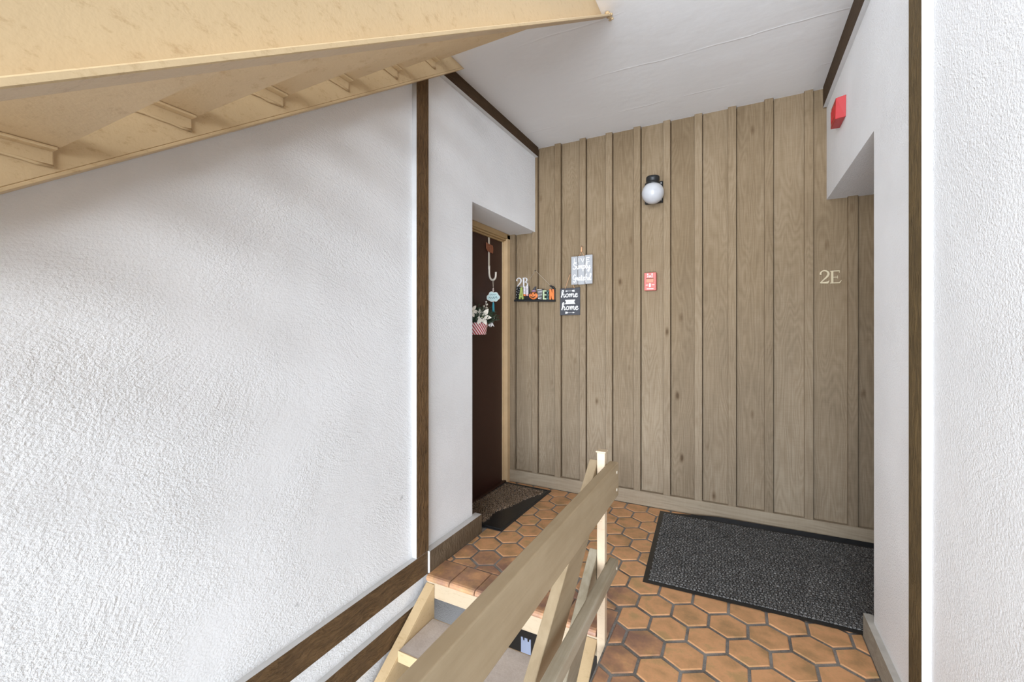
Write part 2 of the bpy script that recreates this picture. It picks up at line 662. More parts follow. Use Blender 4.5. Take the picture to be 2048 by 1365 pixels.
def wood_rail_mat(name, a, c):
    m, nt, b = new_mat(name)
    co = objco(nt)
    f = math_(nt, 'ADD', math_(nt, 'MULTIPLY', noise(nt, mapping(nt, co, (40, 3, 40)), 1.0, 4, 0.6), 0.5), math_(nt, 'MULTIPLY', noise(nt, co, 5.0, 4, 0.6), 0.5))
    nt.links.new(ramp(nt, f, [(0.35, a), (0.62, c)]), b.inputs['Base Color'])
    b.inputs['Roughness'].default_value = 0.55
    b.inputs['Specular IOR Level'].default_value = 0.35
    bump(nt, b, noise(nt, mapping(nt, co, (120, 8, 120)), 1.0, 4, 0.6), 0.2, 0.003)
    return m


M_stucco = stucco_mat('white_stucco', (0.87, 0.87, 0.875), 1.0, 1.0)
M_stucco_r = stucco_mat('white_stucco_fine', (0.87, 0.87, 0.875), 1.3, 0.6)
M_white = plain('white_paint', (0.62, 0.62, 0.62), 0.6, var=0.06, vscale=25, bumps=0.3, bscale=90)
M_offwhite = plain('scuffed_white_paint', (0.52, 0.51, 0.48), 0.65, var=0.35, vscale=14, bumps=0.3, bscale=120)
M_ceiling = ceiling_mat('white_cast_ceiling', (0.88, 0.88, 0.885))
M_trim_v = rough_sawn_mat('brown_rough_sawn_upright', (0.060, 0.031, 0.011), (0.22, 0.122, 0.050), 'Z')
M_trim_h = rough_sawn_mat('brown_rough_sawn_level', (0.055, 0.029, 0.011), (0.20, 0.115, 0.050), 'Y')
M_trim_vr = rough_sawn_mat('olive_brown_rough_sawn', (0.062, 0.040, 0.015), (0.19, 0.125, 0.052), 'Z')
M_trim_c = rough_sawn_mat('dark_brown_ceiling_trim', (0.045, 0.024, 0.010), (0.085, 0.048, 0.021), 'Y', 0.4)
M_base_l = rough_sawn_mat('faded_brown_baseboard', (0.085, 0.058, 0.034), (0.20, 0.145, 0.092), 'Z', 0.4)
M_base_r = rough_sawn_mat('grey_brown_baseboard', (0.23, 0.205, 0.165), (0.40, 0.365, 0.30), 'Y', 0.3)
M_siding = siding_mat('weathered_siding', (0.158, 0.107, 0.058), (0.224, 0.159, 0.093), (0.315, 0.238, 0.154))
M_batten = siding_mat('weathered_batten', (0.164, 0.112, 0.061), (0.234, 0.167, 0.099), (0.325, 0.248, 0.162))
M_base_b = siding_mat('weathered_base_plank', (0.25, 0.195, 0.135), (0.35, 0.285, 0.205), (0.43, 0.36, 0.27), 'X', 0.5)
M_steel = painted_steel_mat('cream_painted_steel', (0.60, 0.44, 0.25))
M_pan = painted_steel_mat('cream_painted_tread_pan', (0.58, 0.42, 0.24), 0.5)
M_post = painted_steel_mat('pale_cream_painted_steel', (0.62, 0.49, 0.345), 0.35)
M_fascia = painted_steel_mat('cream_painted_fascia', (0.52, 0.415, 0.285), 0.45)
M_tile = terracotta_mat('terracotta')
M_tile_w = terracotta_mat('scuffed_terracotta', 0.9)
M_grout = concrete_mat('grout', (0.10, 0.088, 0.078), (0.34, 0.325, 0.31), 120)
M_treadfill = concrete_mat('tread_concrete', (0.52, 0.45, 0.40), (0.68, 0.615, 0.57), 60)
M_conc = concrete_mat('slab_concrete', (0.30, 0.29, 0.28), (0.42, 0.41, 0.40))
M_rail = wood_rail_mat('tan_painted_rail', (0.30, 0.225, 0.135), (0.37, 0.285, 0.18))
M_rail2 = wood_rail_mat('grey_tan_worn_rail', (0.27, 0.225, 0.15), (0.40, 0.35, 0.265))
M_door = plain('dark_brown_door_paint', (0.040, 0.013, 0.008), 0.5, var=0.15, vscale=5, bumps=0.1, bscale=60)
M_frame = plain('tan_frame_paint', (0.40, 0.265, 0.125), 0.45, var=0.15, vscale=12)
M_jamb = plain('pale_tan_jamb_paint', (0.62, 0.44, 0.25), 0.5, var=0.14, vscale=12)
M_rubber = plain('black_rubber', (0.016, 0.0175, 0.020), 0.33, var=0.3, vscale=20, bumps=0.3, bscale=60)
M_coir = speckle_mat('brown_coir', [(0.15, (0.06, 0.036, 0.020)), (0.5, (0.26, 0.175, 0.11)), (0.85, (0.62, 0.48, 0.36))], 0.004)
M_pile = speckle_mat('charcoal_pile', [(0.1, (0.028, 0.028, 0.029)), (0.5, (0.105, 0.104, 0.103)), (0.85, (0.32, 0.318, 0.312))], 0.0035, bumps=0.8)
M_dark = plain('shade_dark_siding', (0.022, 0.016, 0.011), 0.7, var=0.3)  # lower-level siding, its deep shade put into the colour
M_black = plain('black_plastic', (0.018, 0.018, 0.018), 0.4, var=0.2)
M_globe = plain('opal_globe', (0.52, 0.52, 0.535), 0.22, var=0.01)
gb = M_globe.node_tree.nodes['Principled BSDF']
gb.inputs['Subsurface Weight'].default_value = 1.0
gb.inputs['Subsurface Radius'].default_value = (1.0, 1.0, 1.0)
gb.inputs['Subsurface Scale'].default_value = 0.06
M_red = plain('red_plastic', (0.42, 0.014, 0.016), 0.35, var=0.05)
M_fred = plain('faded_red_paint', (0.58, 0.155, 0.13), 0.45, var=0.12, vscale=80)
M_fred2 = plain('faded_red_bar', (0.62, 0.25, 0.16), 0.45, var=0.1, vscale=80)
M_print = plain('white_print', (0.86, 0.85, 0.83), 0.5, var=0.03)
M_silver = plain('silver_metal', (0.80, 0.79, 0.80), 0.4, 0.15, var=0.05)
M_brass = plain('aged_brass', (0.52, 0.43, 0.28), 0.45, 0.2, var=0.15)
M_slate = plain('charcoal_board', (0.060, 0.060, 0.068), 0.6, var=0.15)
M_greywash = plain('grey_washed_wood', (0.40, 0.40, 0.41), 0.7, var=0.10, vscale=60)
M_cord = plain('peach_cord', (0.72, 0.40, 0.22), 0.8, var=0.1)
M_cord_g = plain('pale_thin_cord', (0.50, 0.43, 0.34), 0.8, var=0.1)
M_nail = plain('dark_nail', (0.08, 0.05, 0.04), 0.5, 0.5)
M_hook = plain('cream_metal_hook', (0.74, 0.68, 0.58), 0.4, 0.2, var=0.06)
M_copper = plain('embossed_copper', (0.34, 0.13, 0.07), 0.45, 0.4, var=0.6, vscale=110, bumps=0.8, bscale=140)
M_cloud = plain('pale_aqua_enamel', (0.56, 0.75, 0.74), 0.45, var=0.08)
M_teal_ink = plain('dark_teal_print', (0.06, 0.16, 0.18), 0.6)
M_teal = plain('teal_tassel', (0.06, 0.36, 0.46), 0.7, var=0.2, vscale=90)
M_bead = plain('blush_beads', (0.82, 0.70, 0.64), 0.5)
M_leaf = plain('dark_pine_green', (0.030, 0.055, 0.026), 0.65, var=0.5, vscale=60)
M_leaf2 = plain('frosted_green', (0.10, 0.13, 0.09), 0.7, var=0.4, vscale=60)
M_petal = plain('cream_petal', (0.80, 0.74, 0.64), 0.6, var=0.08, vscale=80)
M_ribbon = plain('silver_white_ribbon', (0.72, 0.70, 0.68), 0.45, var=0.12, vscale=60)
M_twig = plain('dark_twig', (0.045, 0.028, 0.018), 0.8, var=0.3)
M_orange = plain('pumpkin_orange', (0.80, 0.22, 0.06), 0.45, var=0.12, vscale=60)
M_green = plain('lime_green', (0.36, 0.42, 0.12), 0.5, var=0.15, vscale=80)
M_mint = plain('pale_green', (0.45, 0.54, 0.33), 0.5, var=0.12, vscale=80)
M_purple = plain('dusty_purple', (0.34, 0.19, 0.28), 0.5, var=0.15, vscale=80)
M_pink = plain('dusty_pink', (0.70, 0.40, 0.42), 0.5, var=0.1)
M_darkteal = plain('dark_teal_paint', (0.035, 0.09, 0.09), 0.5, var=0.2)
M_white2 = plain('bluish_white_plastic', (0.42, 0.46, 0.60), 0.5, var=0.05)
M_screw = plain('pale_screw_plug', (0.66, 0.60, 0.50), 0.5, var=0.05)


def candy_mat(name):
    m, nt, b = new_mat(name)
    co = objco(nt)
    w = nt.nodes.new('ShaderNodeTexWave')
    w.bands_direction = 'X'
    w.inputs['Scale'].default_value = 1.0
    w.inputs['Distortion'].default_value = 0.0
    nt.links.new(mapping(nt, co, (20, 20, 20), rot=(0, R(0), 0)), w.inputs['Vector'])
    sep = nt.nodes.new('ShaderNodeSeparateXYZ')
    nt.links.new(co, sep.inputs[0])
    s = math_(nt, 'ADD', math_(nt, 'MULTIPLY', math_(nt, 'ADD', sep.outputs[1], sep.outputs[0]), 38.0), math_(nt, 'MULTIPLY', sep.outputs[2], 38.0))
    f = math_(nt, 'FRACT', s)
    nt.links.new(ramp(nt, f, [(0.46, (0.55, 0.035, 0.06)), (0.54, (0.85, 0.80, 0.78))]), b.inputs['Base Color'])
    b.inputs['Roughness'].default_value = 0.5
    return m


M_candy = candy_mat('red_and_white_stripe')

# ------------------------------------------------------------------ the setting
XL, XR = -1.508, 0.50            # stucco faces
XLT, XRT = -1.478, 0.478         # trim faces
YB = 3.345                       # face of the siding boards
ZC = 2.837                       # ceiling
FH = 2.97                        # floor to floor
OPL, OPR = 2.345, 2.275          # near edges of the two door recesses
SOF = 2.132                      # soffit of the door recesses

bm = BM()
box(bm, -1.80, XL, -1.0, OPL, -3.1, 3.6)
box(bm, -1.80, XL, OPL, YB + 0.05, SOF, 3.3)
box(bm, -2.1, -1.80, OPL - 0.3, YB + 0.05, -3.1, 3.3)
obj('wall_left', bm, M_stucco, kind='structure')

bm = BM()
box(bm, XR, 0.82, 0.40, OPR, -0.14, 3.1)
box(bm, XR, 0.82, OPR, YB + 0.05, SOF, 3.1)
box(bm, 0.82, 1.1, OPR - 0.2, YB + 0.05, -0.14, 3.1)
obj('wall_right', bm, M_stucco_r, kind='structure')

# ceiling: cast slab over the landing and the walkway
bm = BM()
L = [(-2.0, YB + 0.1), (-2.0, 1.86), (-0.50, 1.86), (-0.50, 1.35), (1.0, 1.35), (1.0, YB + 0.1)]
prism(bm, [(x, y, ZC) for x, y in L], (0, 0, 0.135))
obj('ceiling', bm, M_ceiling, kind='structure')

# back wall: boards and battens
wall_back = empty('wall_back', (0, 0, 0), kind='structure')
bm = BM()
box(bm, -2.1, 1.1, YB + 0.022, YB + 0.2, -0.14, 3.1)
obj('backing', bm, M_trim_c, wall_back)
rights = [-1.703, -1.489, -1.282, -1.070, -0.859, -0.645, -0.433, -0.220, -0.007, 0.210, 0.428, 0.654, 0.87]
BW = 0.050
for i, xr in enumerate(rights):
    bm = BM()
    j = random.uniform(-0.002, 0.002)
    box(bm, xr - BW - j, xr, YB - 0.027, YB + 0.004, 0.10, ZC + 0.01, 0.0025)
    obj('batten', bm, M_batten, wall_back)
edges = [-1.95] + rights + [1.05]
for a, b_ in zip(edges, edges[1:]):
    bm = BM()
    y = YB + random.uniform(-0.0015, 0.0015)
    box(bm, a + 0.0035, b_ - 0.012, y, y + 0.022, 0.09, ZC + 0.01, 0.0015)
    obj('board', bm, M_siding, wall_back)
bm = BM()
box(bm, -1.80, 0.80, 3.310, YB + 0.01, 0.0, 0.1045, 0.003)
obj('baseboard_back', bm, M_base_b, kind='structure')


def trim(name, x0, x1, y0, y1, z0, z1, front, m_front, m_side=M_white, loc=None):
    """board on a side wall: stained face, sides painted with the wall"""
    bm = BM()
    box(bm, x0, x1, y0, y1, z0, z1)
    bm.faces.ensure_lookup_table()
    for f in bm.faces:
        n = f.normal
        f.normal_update()
        n = f.normal
        f.material_index = 0 if n.x * front > 0.5 else 1
    return obj(name, bm, [m_front, m_side], kind='structure')


trim('trim_1', XL - 0.01, XLT, 1.766, 1.864, 0.118, 2.75, 1, M_trim_v)                 # upright board, left wall
trim('trim_2', XL - 0.01, XLT, 1.90, 3.318, 2.757, ZC + 0.01, 1, M_trim_c)             # under the ceiling, left
trim('trim_3', XL - 0.01, XLT, -1.0, 1.858, -0.002, 0.117, 1, M_trim_h)                # floor band, left wall
trim('trim_4', XL - 0.01, XLT, -1.0, 1.82, -0.228, -0.113, 1, M_trim_h)                # lower band, left wall
trim('trim_5', XRT, XR + 0.01, 1.677, 1.785, 0.0, ZC - 0.129, -1, M_trim_vr)           # upright board, right wall
trim('trim_6', XRT, XR + 0.01, 0.40, 3.318, ZC - 0.129, ZC + 0.01, -1, M_trim_c)       # under the ceiling, right
trim('baseboard_left', XL - 0.01, -1.466, 1.860, 2.392, 0.0, 0.118, 1, M_base_l)
trim('baseboard_right', 0.4765, XR + 0.01, 1.786, 2.335, 0.0, 0.100, -1, M_base_r, M_offwhite)
trim('baseboard_right', 0.4765, XR + 0.01, 0.40, 1.676, 0.0, 0.100, -1, M_base_r, M_offwhite)

# ------------------------------------------------------------------ floor
floor = empty('floor', (0, 0, 0), kind='structure')
bm = BM()
Lf = [(-1.80, 3.40), (-1.80, 2.345), (-1.50, 2.345), (-1.50, 1.85), (-0.488, 1.85), (-0.488, -1.0), (0.84, -1.0), (0.84, 3.40)]
prism(bm, [(x, y, -0.104) for x, y in Lf], (0, 0, 0.1012))
obj('grout_bed', bm, M_grout, floor)


def clip(poly, axis, val, keep_greater):
    out = []
    for i in range(len(poly)):
        a, b = poly[i], poly[(i + 1) % len(poly)]
        ia = (a[axis] >= val) == keep_greater
        ib = (b[axis] >= val) == keep_greater
        if ia:
            out.append(a)
        if ia != ib:
            t = (val - a[axis]) / (b[axis] - a[axis])
            out.append((a[0] + (b[0] - a[0]) * t, a[1] + (b[1] - a[1]) * t))
    return out


def area(p):
    return abs(sum(p[i][0] * p[(i + 1) % len(p)][1] - p[(i + 1) % len(p)][0] * p[i][1] for i in range(len(p)))) / 2


def inset(poly, d):
    n = len(poly)
    s = sum(poly[i][0] * poly[(i + 1) % n][1] - poly[(i + 1) % n][0] * poly[i][1] for i in range(n))
    if s < 0:
        poly = poly[::-1]
    lines = []
    for i in range(n):
        a, b = Vector((*poly[i], 0)), Vector((*poly[(i + 1) % n], 0))
        e = b - a
        if e.length < 1e-5:
            continue
        e.normalize()
        nn = Vector((-e.y, e.x, 0))
        lines.append((a + nn * d, e))
    out = []
    m = len(lines)
    for i in range(m):
        p, e = lines[i - 1]
        q, f = lines[i]
        den = e.x * f.y - e.y * f.x
        if abs(den) < 1e-6:
            continue
        t = ((q.x - p.x) * f.y - (q.y - p.y) * f.x) / den
        out.append((p.x + e.x * t, p.y + e.y * t))
    return out


def tile(poly, name='hex_tile'):
    p0 = poly
    if len(p0) < 3 or area(p0) < 0.0006:
        return
    p1 = inset(p0, 0.0062)
    if len(p1) < 3 or area(p1) < 0.0004 or area(p1) > area(p0):
        return
    p2 = inset(p1, 0.0035)
    if len(p2) != len(p1) or area(p2) > area(p1):
        p2 = p1
    bm = BM()
    z = random.uniform(-0.0008, 0.0012)
    lo = [bm.verts.new((x, y, -0.006)) for x, y in p1]
    me_ = [bm.verts.new((x, y, -0.0010 + z)) for x, y in p1]
    hi = [bm.verts.new((x, y, 0.0012 + z)) for x, y in p2]
    n = len(p1)
    for a, b in ((lo, me_), (me_, hi)):
        if len(a) != len(b):
            continue
        for i in range(n):
            bm.faces.new([a[i], a[(i + 1) % n], b[(i + 1) % n], b[i]])
    bm.faces.new(hi)
    bmesh.ops.recalc_face_normals(bm, faces=bm.faces)
    ed = min(abs(sum(y for x, y in p0) / len(p0) - 2.0) + (0 if sum(x for x, y in p0) / len(p0) < -0.45 else 9), abs(sum(x for x, y in p0) / len(p0) + 0.44) + (0 if sum(y for x, y in p0) / len(p0) < 2.0 else 9))
    obj(name, bm, M_tile_w if ed < 0.16 else M_tile, floor)


PX, PY, SIDE = 0.1553, 0.1393, 0.0897
EDGE_Y, EDGE_X = 2.010, -0.486
cx0, cy0 = -0.270, 2.001
for rj in range(-9, 12):
    for ci in range(-12, 9):
        cx = cx0 + ci * PX + (rj % 2) * PX / 2
        cy = cy0 + rj * PY
        hexa = [(cx + SIDE * math.sin(R(60 * k)), cy + SIDE * math.cos(R(60 * k))) for k in range(6)]
        hexa = clip(clip(hexa, 1, 0.85, True), 1, 3.312, False)
        xr_lim = 0.80 if cy > 2.36 else 0.480
        xl_lim = -1.785 if cy > 2.42 else -1.470
        hexa = clip(clip(hexa, 0, xr_lim, False), 0, xl_lim, True) if len(hexa) >= 3 else hexa
        if len(hexa) < 3:
            continue
        if min(y for x, y in hexa) >= EDGE_Y - 1e-4 or min(x for x, y in hexa) >= EDGE_X:
            tile(hexa)
        else:
            a = clip(hexa, 0, EDGE_X, True)
            if len(a) >= 3:
                tile(a)
            b_ = clip(hexa, 0, EDGE_X, False)
            b_ = clip(b_, 1, EDGE_Y, True) if len(b_) >= 3 else b_
            if len(b_) >= 3:
                tile(b_)
# bull-nosed border tiles at the head of the stair
xs = [-1.470, -1.320, -1.166, -1.010, -0.854, -0.698, -0.5415, -0.488]
for a, b_ in zip(xs, xs[1:]):
    bm = BM()
    x0, x1 = a + 0.003, b_ - 0.003
    prof = [(2.006, -0.006), (2.006, 0.001), (2.002, 0.0032), (1.850, 0.0032), (1.838, 0.000), (1.832, -0.007), (1.830, -0.016), (1.833, -0.024), (1.850, -0.024)]
    prism(bm, [(x0, y, z) for y, z in prof], (x1 - x0, 0, 0))
    obj('nosing_tile', bm, M_tile_w, floor)

# lower level: only a dark glimpse below the stair
bm = BM()
box(bm, -1.80, 0.84, -2.7, 3.5, -FH - 0.14, -FH)
obj('floor_lower', bm, M_conc, kind='structure')
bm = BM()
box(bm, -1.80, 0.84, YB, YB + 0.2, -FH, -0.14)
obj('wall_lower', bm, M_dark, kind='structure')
bm = BM()
box(bm, 0.50, 0.84, 0.9, YB, -FH, -0.14)
obj('wall_lower', bm, M_stucco_r, kind='structure')

# ------------------------------------------------------------------ door 2B
door = empty('door_1', (-1.79, 2.85, 0), kind='structure')
bm = BM()
box(bm, -1.80, -1.790, 2.36, 3.265, 0.018, 2.075, 0.001)
obj('door_leaf', bm, M_door, door)
bm = BM()
box(bm, -1.80, -1.745, 3.265, 3.318, 0.0, 2.125, 0.003)
box(bm, -1.80, -1.778, 3.252, 3.266, 0.0, 2.08, 0.001)
obj('door_jamb', bm, M_jamb, door)
bm = BM()
box(bm, -1.80, -1.745, 2.346, 3.318, 2.086, 2.130, 0.003)
box(bm, -1.80, -1.757, 2.346, 3.300, 2.072, 2.087, 0.002)
box(bm, -1.80, -1.775, 2.346, 3.285, 2.060, 2.073, 0.002)
obj('door_head', bm, M_frame, door)
bm = BM()
box(bm, -1.80, -1.755, 2.346, 3.30, 0.001, 0.020, 0.004)
obj('threshold', bm, M_door, door)

# the other recess (its door is out of sight round the corner)
door2 = empty('door_2', (0.80, 2.85, 0), kind='structure')
bm = BM()
box(bm, 0.80, 0.82, 2.30, 3.265, 0.018, 2.08)
obj('door_leaf', bm, M_door, door2)
bm = BM()
box(bm, 0.765, 0.82, 3.265, 3.318, 0.0, 2.125, 0.003)
obj('door_jamb', bm, M_trim_v, door2)

# ------------------------------------------------------------------ stairs
SL = 0.69


def channel(bm, xw, xf, y0, y1, top, depth_v, zmax=None):
    """sloped steel channel: web at xw, both flanges out to xf; top(y) is its upper edge"""
    t = 0.008

    def strip(xa, xb, o0, o1):
        pts = []
        ya, yb = y0, y1
        p = [(ya, top(ya) + o0), (yb, top(yb) + o0), (yb, top(yb) + o1), (ya, top(ya) + o1)]
        if zmax is not None:
            q = []
            for i in range(4):
                a, b = p[i], p[(i + 1) % 4]
                ia, ib = a[1] <= zmax, b[1] <= zmax
                if ia: q.append(a)
                if ia != ib:
                    s = (zmax - a[1]) / (b[1] - a[1])
                    q.append((a[0] + (b[0] - a[0]) * s, zmax))
            p = q
        prism(bm, [(xa, y, z) for y, z in p], (xb - xa, 0, 0), bevel=0.0015)
    s = 1 if xf > xw else -1
    strip(xw, xw + s * t, -depth_v + 0.0112, -0.0112)
    strip(xw, xf, -0.011, 0)
    strip(xw, xf, -depth_v, -depth_v + 0.011)


def flight(name, label, ytop, ztop, n, stringers, side_x, fill, brackets, zmax=None, ymin=None):
    """n treads going down towards the camera from back edge ytop, top height ztop"""
    root = empty(name, (sum(side_x) / 2, ytop, ztop), label, 'stairs')
    for (xw, xf, top, dv, y0, y1) in stringers:
        bm = BM()
        channel(bm, xw, xf, y0, y1, top, dv, zmax)
        obj('stringer', bm, M_steel, root)
    xa, xb = side_x
    for k in range(n):
        yb = ytop - 0.287 * k
        zt = ztop - 0.199 * k
        yn = yb - (0.265 if not brackets else 0.296)
        bm = BM()
        box(bm, xa + 0.001, xb - 0.001, yn, yn + 0.006, zt - 0.052, zt + 0.001, 0.001)
        box(bm, xa + 0.001, xb - 0.001, yn + 0.006, yb - 0.005, zt - 0.050, zt - 0.044)
        box(bm, xa + 0.001, xb - 0.001, yb - 0.005, yb, zt - 0.050, zt - 0.002)
        tr = obj('tread', bm, M_pan if brackets else M_steel, root)
        if fill:
            bm = BM()
            box(bm, xa + 0.003, xb - 0.003, yn + 0.0062, yb - 0.0055, zt - 0.0438, zt - 0.001)
            obj('tread_fill', bm, M_treadfill, tr, label='worn grey-pink concrete tread top')
        if brackets:
            for x, s in ((xa, 1), (xb, -1)):
                bm = BM()
                x0, x1 = sorted((x + s * 0.0005, x + s * 0.0075))
                box(bm, x0, x1, yn + 0.01, yb - 0.004, zt - (0.088 if s > 0 else 0.060), zt - 0.050, 0.003, 2)
                x0, x1 = sorted((x + s * 0.0076, x + s * 0.034))
                box(bm, x0, x1, yn + 0.01, yb - 0.004, zt - 0.0575, zt - 0.0505, 0.002)
                # weld bead under the bracket
                pts = [(x + s * 0.004, yb - 0.004 - t * 0.25 / 9, zt - (0.089 if s > 0 else 0.061) + random.uniform(-0.0025, 0.0025)) for t in range(10)]
                tube(bm, pts, [0.0045 + random.uniform(-0.0015, 0.0015) for _ in pts], 6)
                obj('bracket', bm, M_steel, tr)
    return root


XA, XB = -1.415, -0.590
up_low = lambda y: 1.31 + 0.296 + (y - 0.318) * 0.684      # underside of the upper stringers
DV = 0.245
upper = flight('staircase', 'cream painted steel stair rising overhead at upper left, seen from below', 1.84, 1.31 + 1.413 + 0.052, 9,
               [(XA, -1.506, lambda y: up_low(y) + DV, DV, -0.9, 2.6), (XB, -0.537, lambda y: 1.31 + 0.1976 + (y - 0.121) * 0.675 + 0.26, 0.26, -0.9, 2.6)],
               (XA, XB), True, True, zmax=ZC - 0.001)
bm = BM()
for k in range(7):
    ball(bm, (-0.552 + 0.006 * (k % 3), 2.045 + 0.009 * k, ZC - 0.012 - 0.003 * (k % 2)), 0.010 - 0.0006 * k, 1, (1.3, 1.0, 0.8))
obj('weld', bm, M_steel, upper, label='lumpy painted weld at the ceiling')
lo_top = lambda y: 1.31 - 1.532 + (y - 1.56) * SL
lower = flight('staircase', 'cream painted steel stair going down from the tiled landing behind the wooden rail', 1.82, -0.199, 13,
               [(XA, -1.468, lo_top, DV, -2.0, 1.834), (XB, -0.537, lo_top, DV, -2.0, 1.834)],
               (XA, XB), True, False)
bm = BM()
box(bm, -1.466, -0.530, 1.836, 1.849, -0.108, -0.0245, 0.002)
fp = obj('fascia_plate', bm, M_fascia, lower)
# ------------------------------------------------------------------ railing
rail = empty('railing', (-0.505, 1.79, 0), 'tan wooden railing on a cream steel post between walkway and stairwell', 'railing')
for yp in (1.775, -0.85):
    bm = BM()
    box(bm, -0.523, -0.489, yp, yp + 0.035, -0.10, 0.795, 0.003, 2)
    p = obj('post', bm, M_post, rail, label='cream painted square steel post')
    bm = BM()
    box(bm, -0.527, -0.485, yp - 0.004, yp + 0.039, 0.7955, 0.802, 0.002)
    obj('post_cap', bm, M_post, p)


def rail_board(name, x0, x1, ya, yb, z0, z1, m, bev, sl=0.0, square_end=True):
    bm = BM()
    if sl == 0:
        box(bm, x0, x1, ya, yb, z0, z1, bev, 3)
    else:
        pts = [(x0, yb, z0), (x0, yb, z1), (x0, ya, z1 + (ya - yb) * sl), (x0, ya, z0 + (ya - yb) * sl)]
        prism(bm, pts, (x1 - x0, 0, 0), bevel=bev, seg=2)
    return obj(name, bm, m, rail)


tr_ = rail_board('guard_rail', -0.487, -0.449, -0.95, 1.846, 0.605, 0.747, M_rail, 0.004)
lr_ = rail_board('guard_rail', -0.488, -0.449, -0.95, 1.846, 0.283, 0.335, M_rail2, 0.007)
for rr_, zs in ((tr_, (0.711, 0.638)), (lr_, (0.308,))):
    for z in zs:
        bm = BM()
        lathe(bm, [(0.0065, -0.002), (0.0065, 0.0012), (0.004, 0.002)], (-0.449, 1.815, z), 'X', 10)
        obj('screw_plug', bm, M_screw, rr_)
rail_board('stair_rail', -0.562, -0.525, -1.6, 1.80, 0.570, 0.757, M_rail, 0.004, 0.745)
rail_board('stair_rail', -0.562, -0.525, -1.2, 1.80, 0.215, 0.377, M_rail2, 0.004, 0.745)

# ------------------------------------------------------------------ door mats
mat_l = empty('doormat', (-1.565, 2.86, 0.003), 'black rubber doormat with brown bristle field in front of brown door', 'doormat')
ang = R(-1.2)
ca, sa = math.cos(ang), math.sin(ang)


def ml(x, y, z):
    return (-1.565 + x * ca - y * sa, 2.86 + x * sa + y * ca, z)


bm = BM()
WX, WY = 0.222, 0.405
steps = [(0.0, 0.0035), (0.004, 0.007), (0.012, 0.0085), (0.016, 0.0085), (0.018, 0.012), (0.026, 0.012), (0.028, 0.009)]
rings = []
for d, z in steps:
    rings.append([bm.verts.new(ml(sx * (WX - d), sy * (WY - d), z)) for sx, sy in ((-1, -1), (1, -1), (1, 1), (-1, 1))])
for a, b_ in zip(rings, rings[1:]):
    for k in range(4):
        bm.faces.new([a[k], a[(k + 1) % 4], b_[(k + 1) % 4], b_[k]])
bm.faces.new(rings[-1])
obj('rubber_backing', bm, M_rubber, mat_l)
field = [(-0.215, -0.345), (-0.05, -0.355), (0.055, -0.358), (0.060, -0.29), (0.035, -0.215), (0.055, -0.14), (0.085, -0.05), (0.108, 0.03),
         (0.118, 0.11), (0.150, 0.21), (0.180, 0.27), (0.178, 0.338), (0.0, 0.350), (-0.17, 0.352), (-0.18, 0.0)]


def inside(x, y, poly):
    c = False
    n = len(poly)
    for i in range(n):
        (x0, y0), (x1, y1) = poly[i], poly[(i + 1) % n]
        if (y0 > y) != (y1 > y) and x < (x1 - x0) * (y - y0) / (y1 - y0) + x0:
            c = not c
    return c


bm = BM()
cnt = 0
while cnt < 6500:
    x, y = random.uniform(-0.2, 0.19), random.uniform(-0.37, 0.36)
    if not inside(x + random.uniform(-0.006, 0.006), y + random.uniform(-0.006, 0.006), field):
        continue
    cnt += 1
    h = random.uniform(0.008, 0.016)
    a0 = random.uniform(0, 6.3)
    dx, dy = random.uniform(-0.006, 0.006), random.uniform(-0.006, 0.006)
    base = [bm.verts.new(ml(x + 0.0022 * math.cos(a0 + k * 2.094), y + 0.0022 * math.sin(a0 + k * 2.094), 0.0085)) for k in range(3)]
    tip = bm.verts.new(ml(x + dx, y + dy, 0.009 + h))
    for k in range(3):
        bm.faces.new([base[k], base[(k + 1) % 3], tip])
obj('bristle_field', bm, M_coir, mat_l, kind='stuff')

mat_r = empty('doormat', (0.13, 2.80, 0.003), 'large charcoal ribbed doormat with black rubber edge against the siding', 'doormat')
a2 = R(2.1)
ca2, sa2 = math.cos(a2), math.sin(a2)
OX, OY = -0.436, 2.302
MW, MH = 1.205, 0.962


def mz(s, t):
    """the far edge rides up against the base plank"""
    y = OY + s * sa2 + t * ca2
    lift = max(0.0, (t - (MH - 0.034)) / 0.034)
    k = min(1.0, max(0.0, (s - 0.10) / 0.25))
    return 0.004 + 0.024 * lift ** 1.3 * k


def mr(s, t, dz=0.0):
    y = OY + s * sa2 * min(1, 1.0) + t * ca2
    y = min(y, 3.3085)
    return (OX + s * ca2 - t * (0.058 / 0.952) * (1 - 0.85 * s / MW), y, mz(s, t) + dz)


def band(bm, s0, s1, t0, t1, z, ns, nt_, thick=0.004):
    g = [[bm.verts.new(mr(s0 + (s1 - s0) * i / ns, t0 + (t1 - t0) * j / nt_, z)) for j in range(nt_ + 1)] for i in range(ns + 1)]
    for i in range(ns):
        for j in range(nt_):
            bm.faces.new([g[i][j], g[i + 1][j], g[i + 1][j + 1], g[i][j + 1]])
    # skirt down to the floor along the outline
    ring = [g[i][0] for i in range(ns + 1)] + [g[ns][j] for j in range(1, nt_ + 1)] + [g[i][nt_] for i in range(ns - 1, -1, -1)] + [g[0][j] for j in range(nt_ - 1, 0, -1)]
    low = [bm.verts.new((v.co.x, v.co.y, max(0.0034, v.co.z - thick))) for v in ring]
    n = len(ring)
    for i in range(n):
        bm.faces.new([ring[(i + 1) % n], ring[i], low[i], low[(i + 1) % n]])


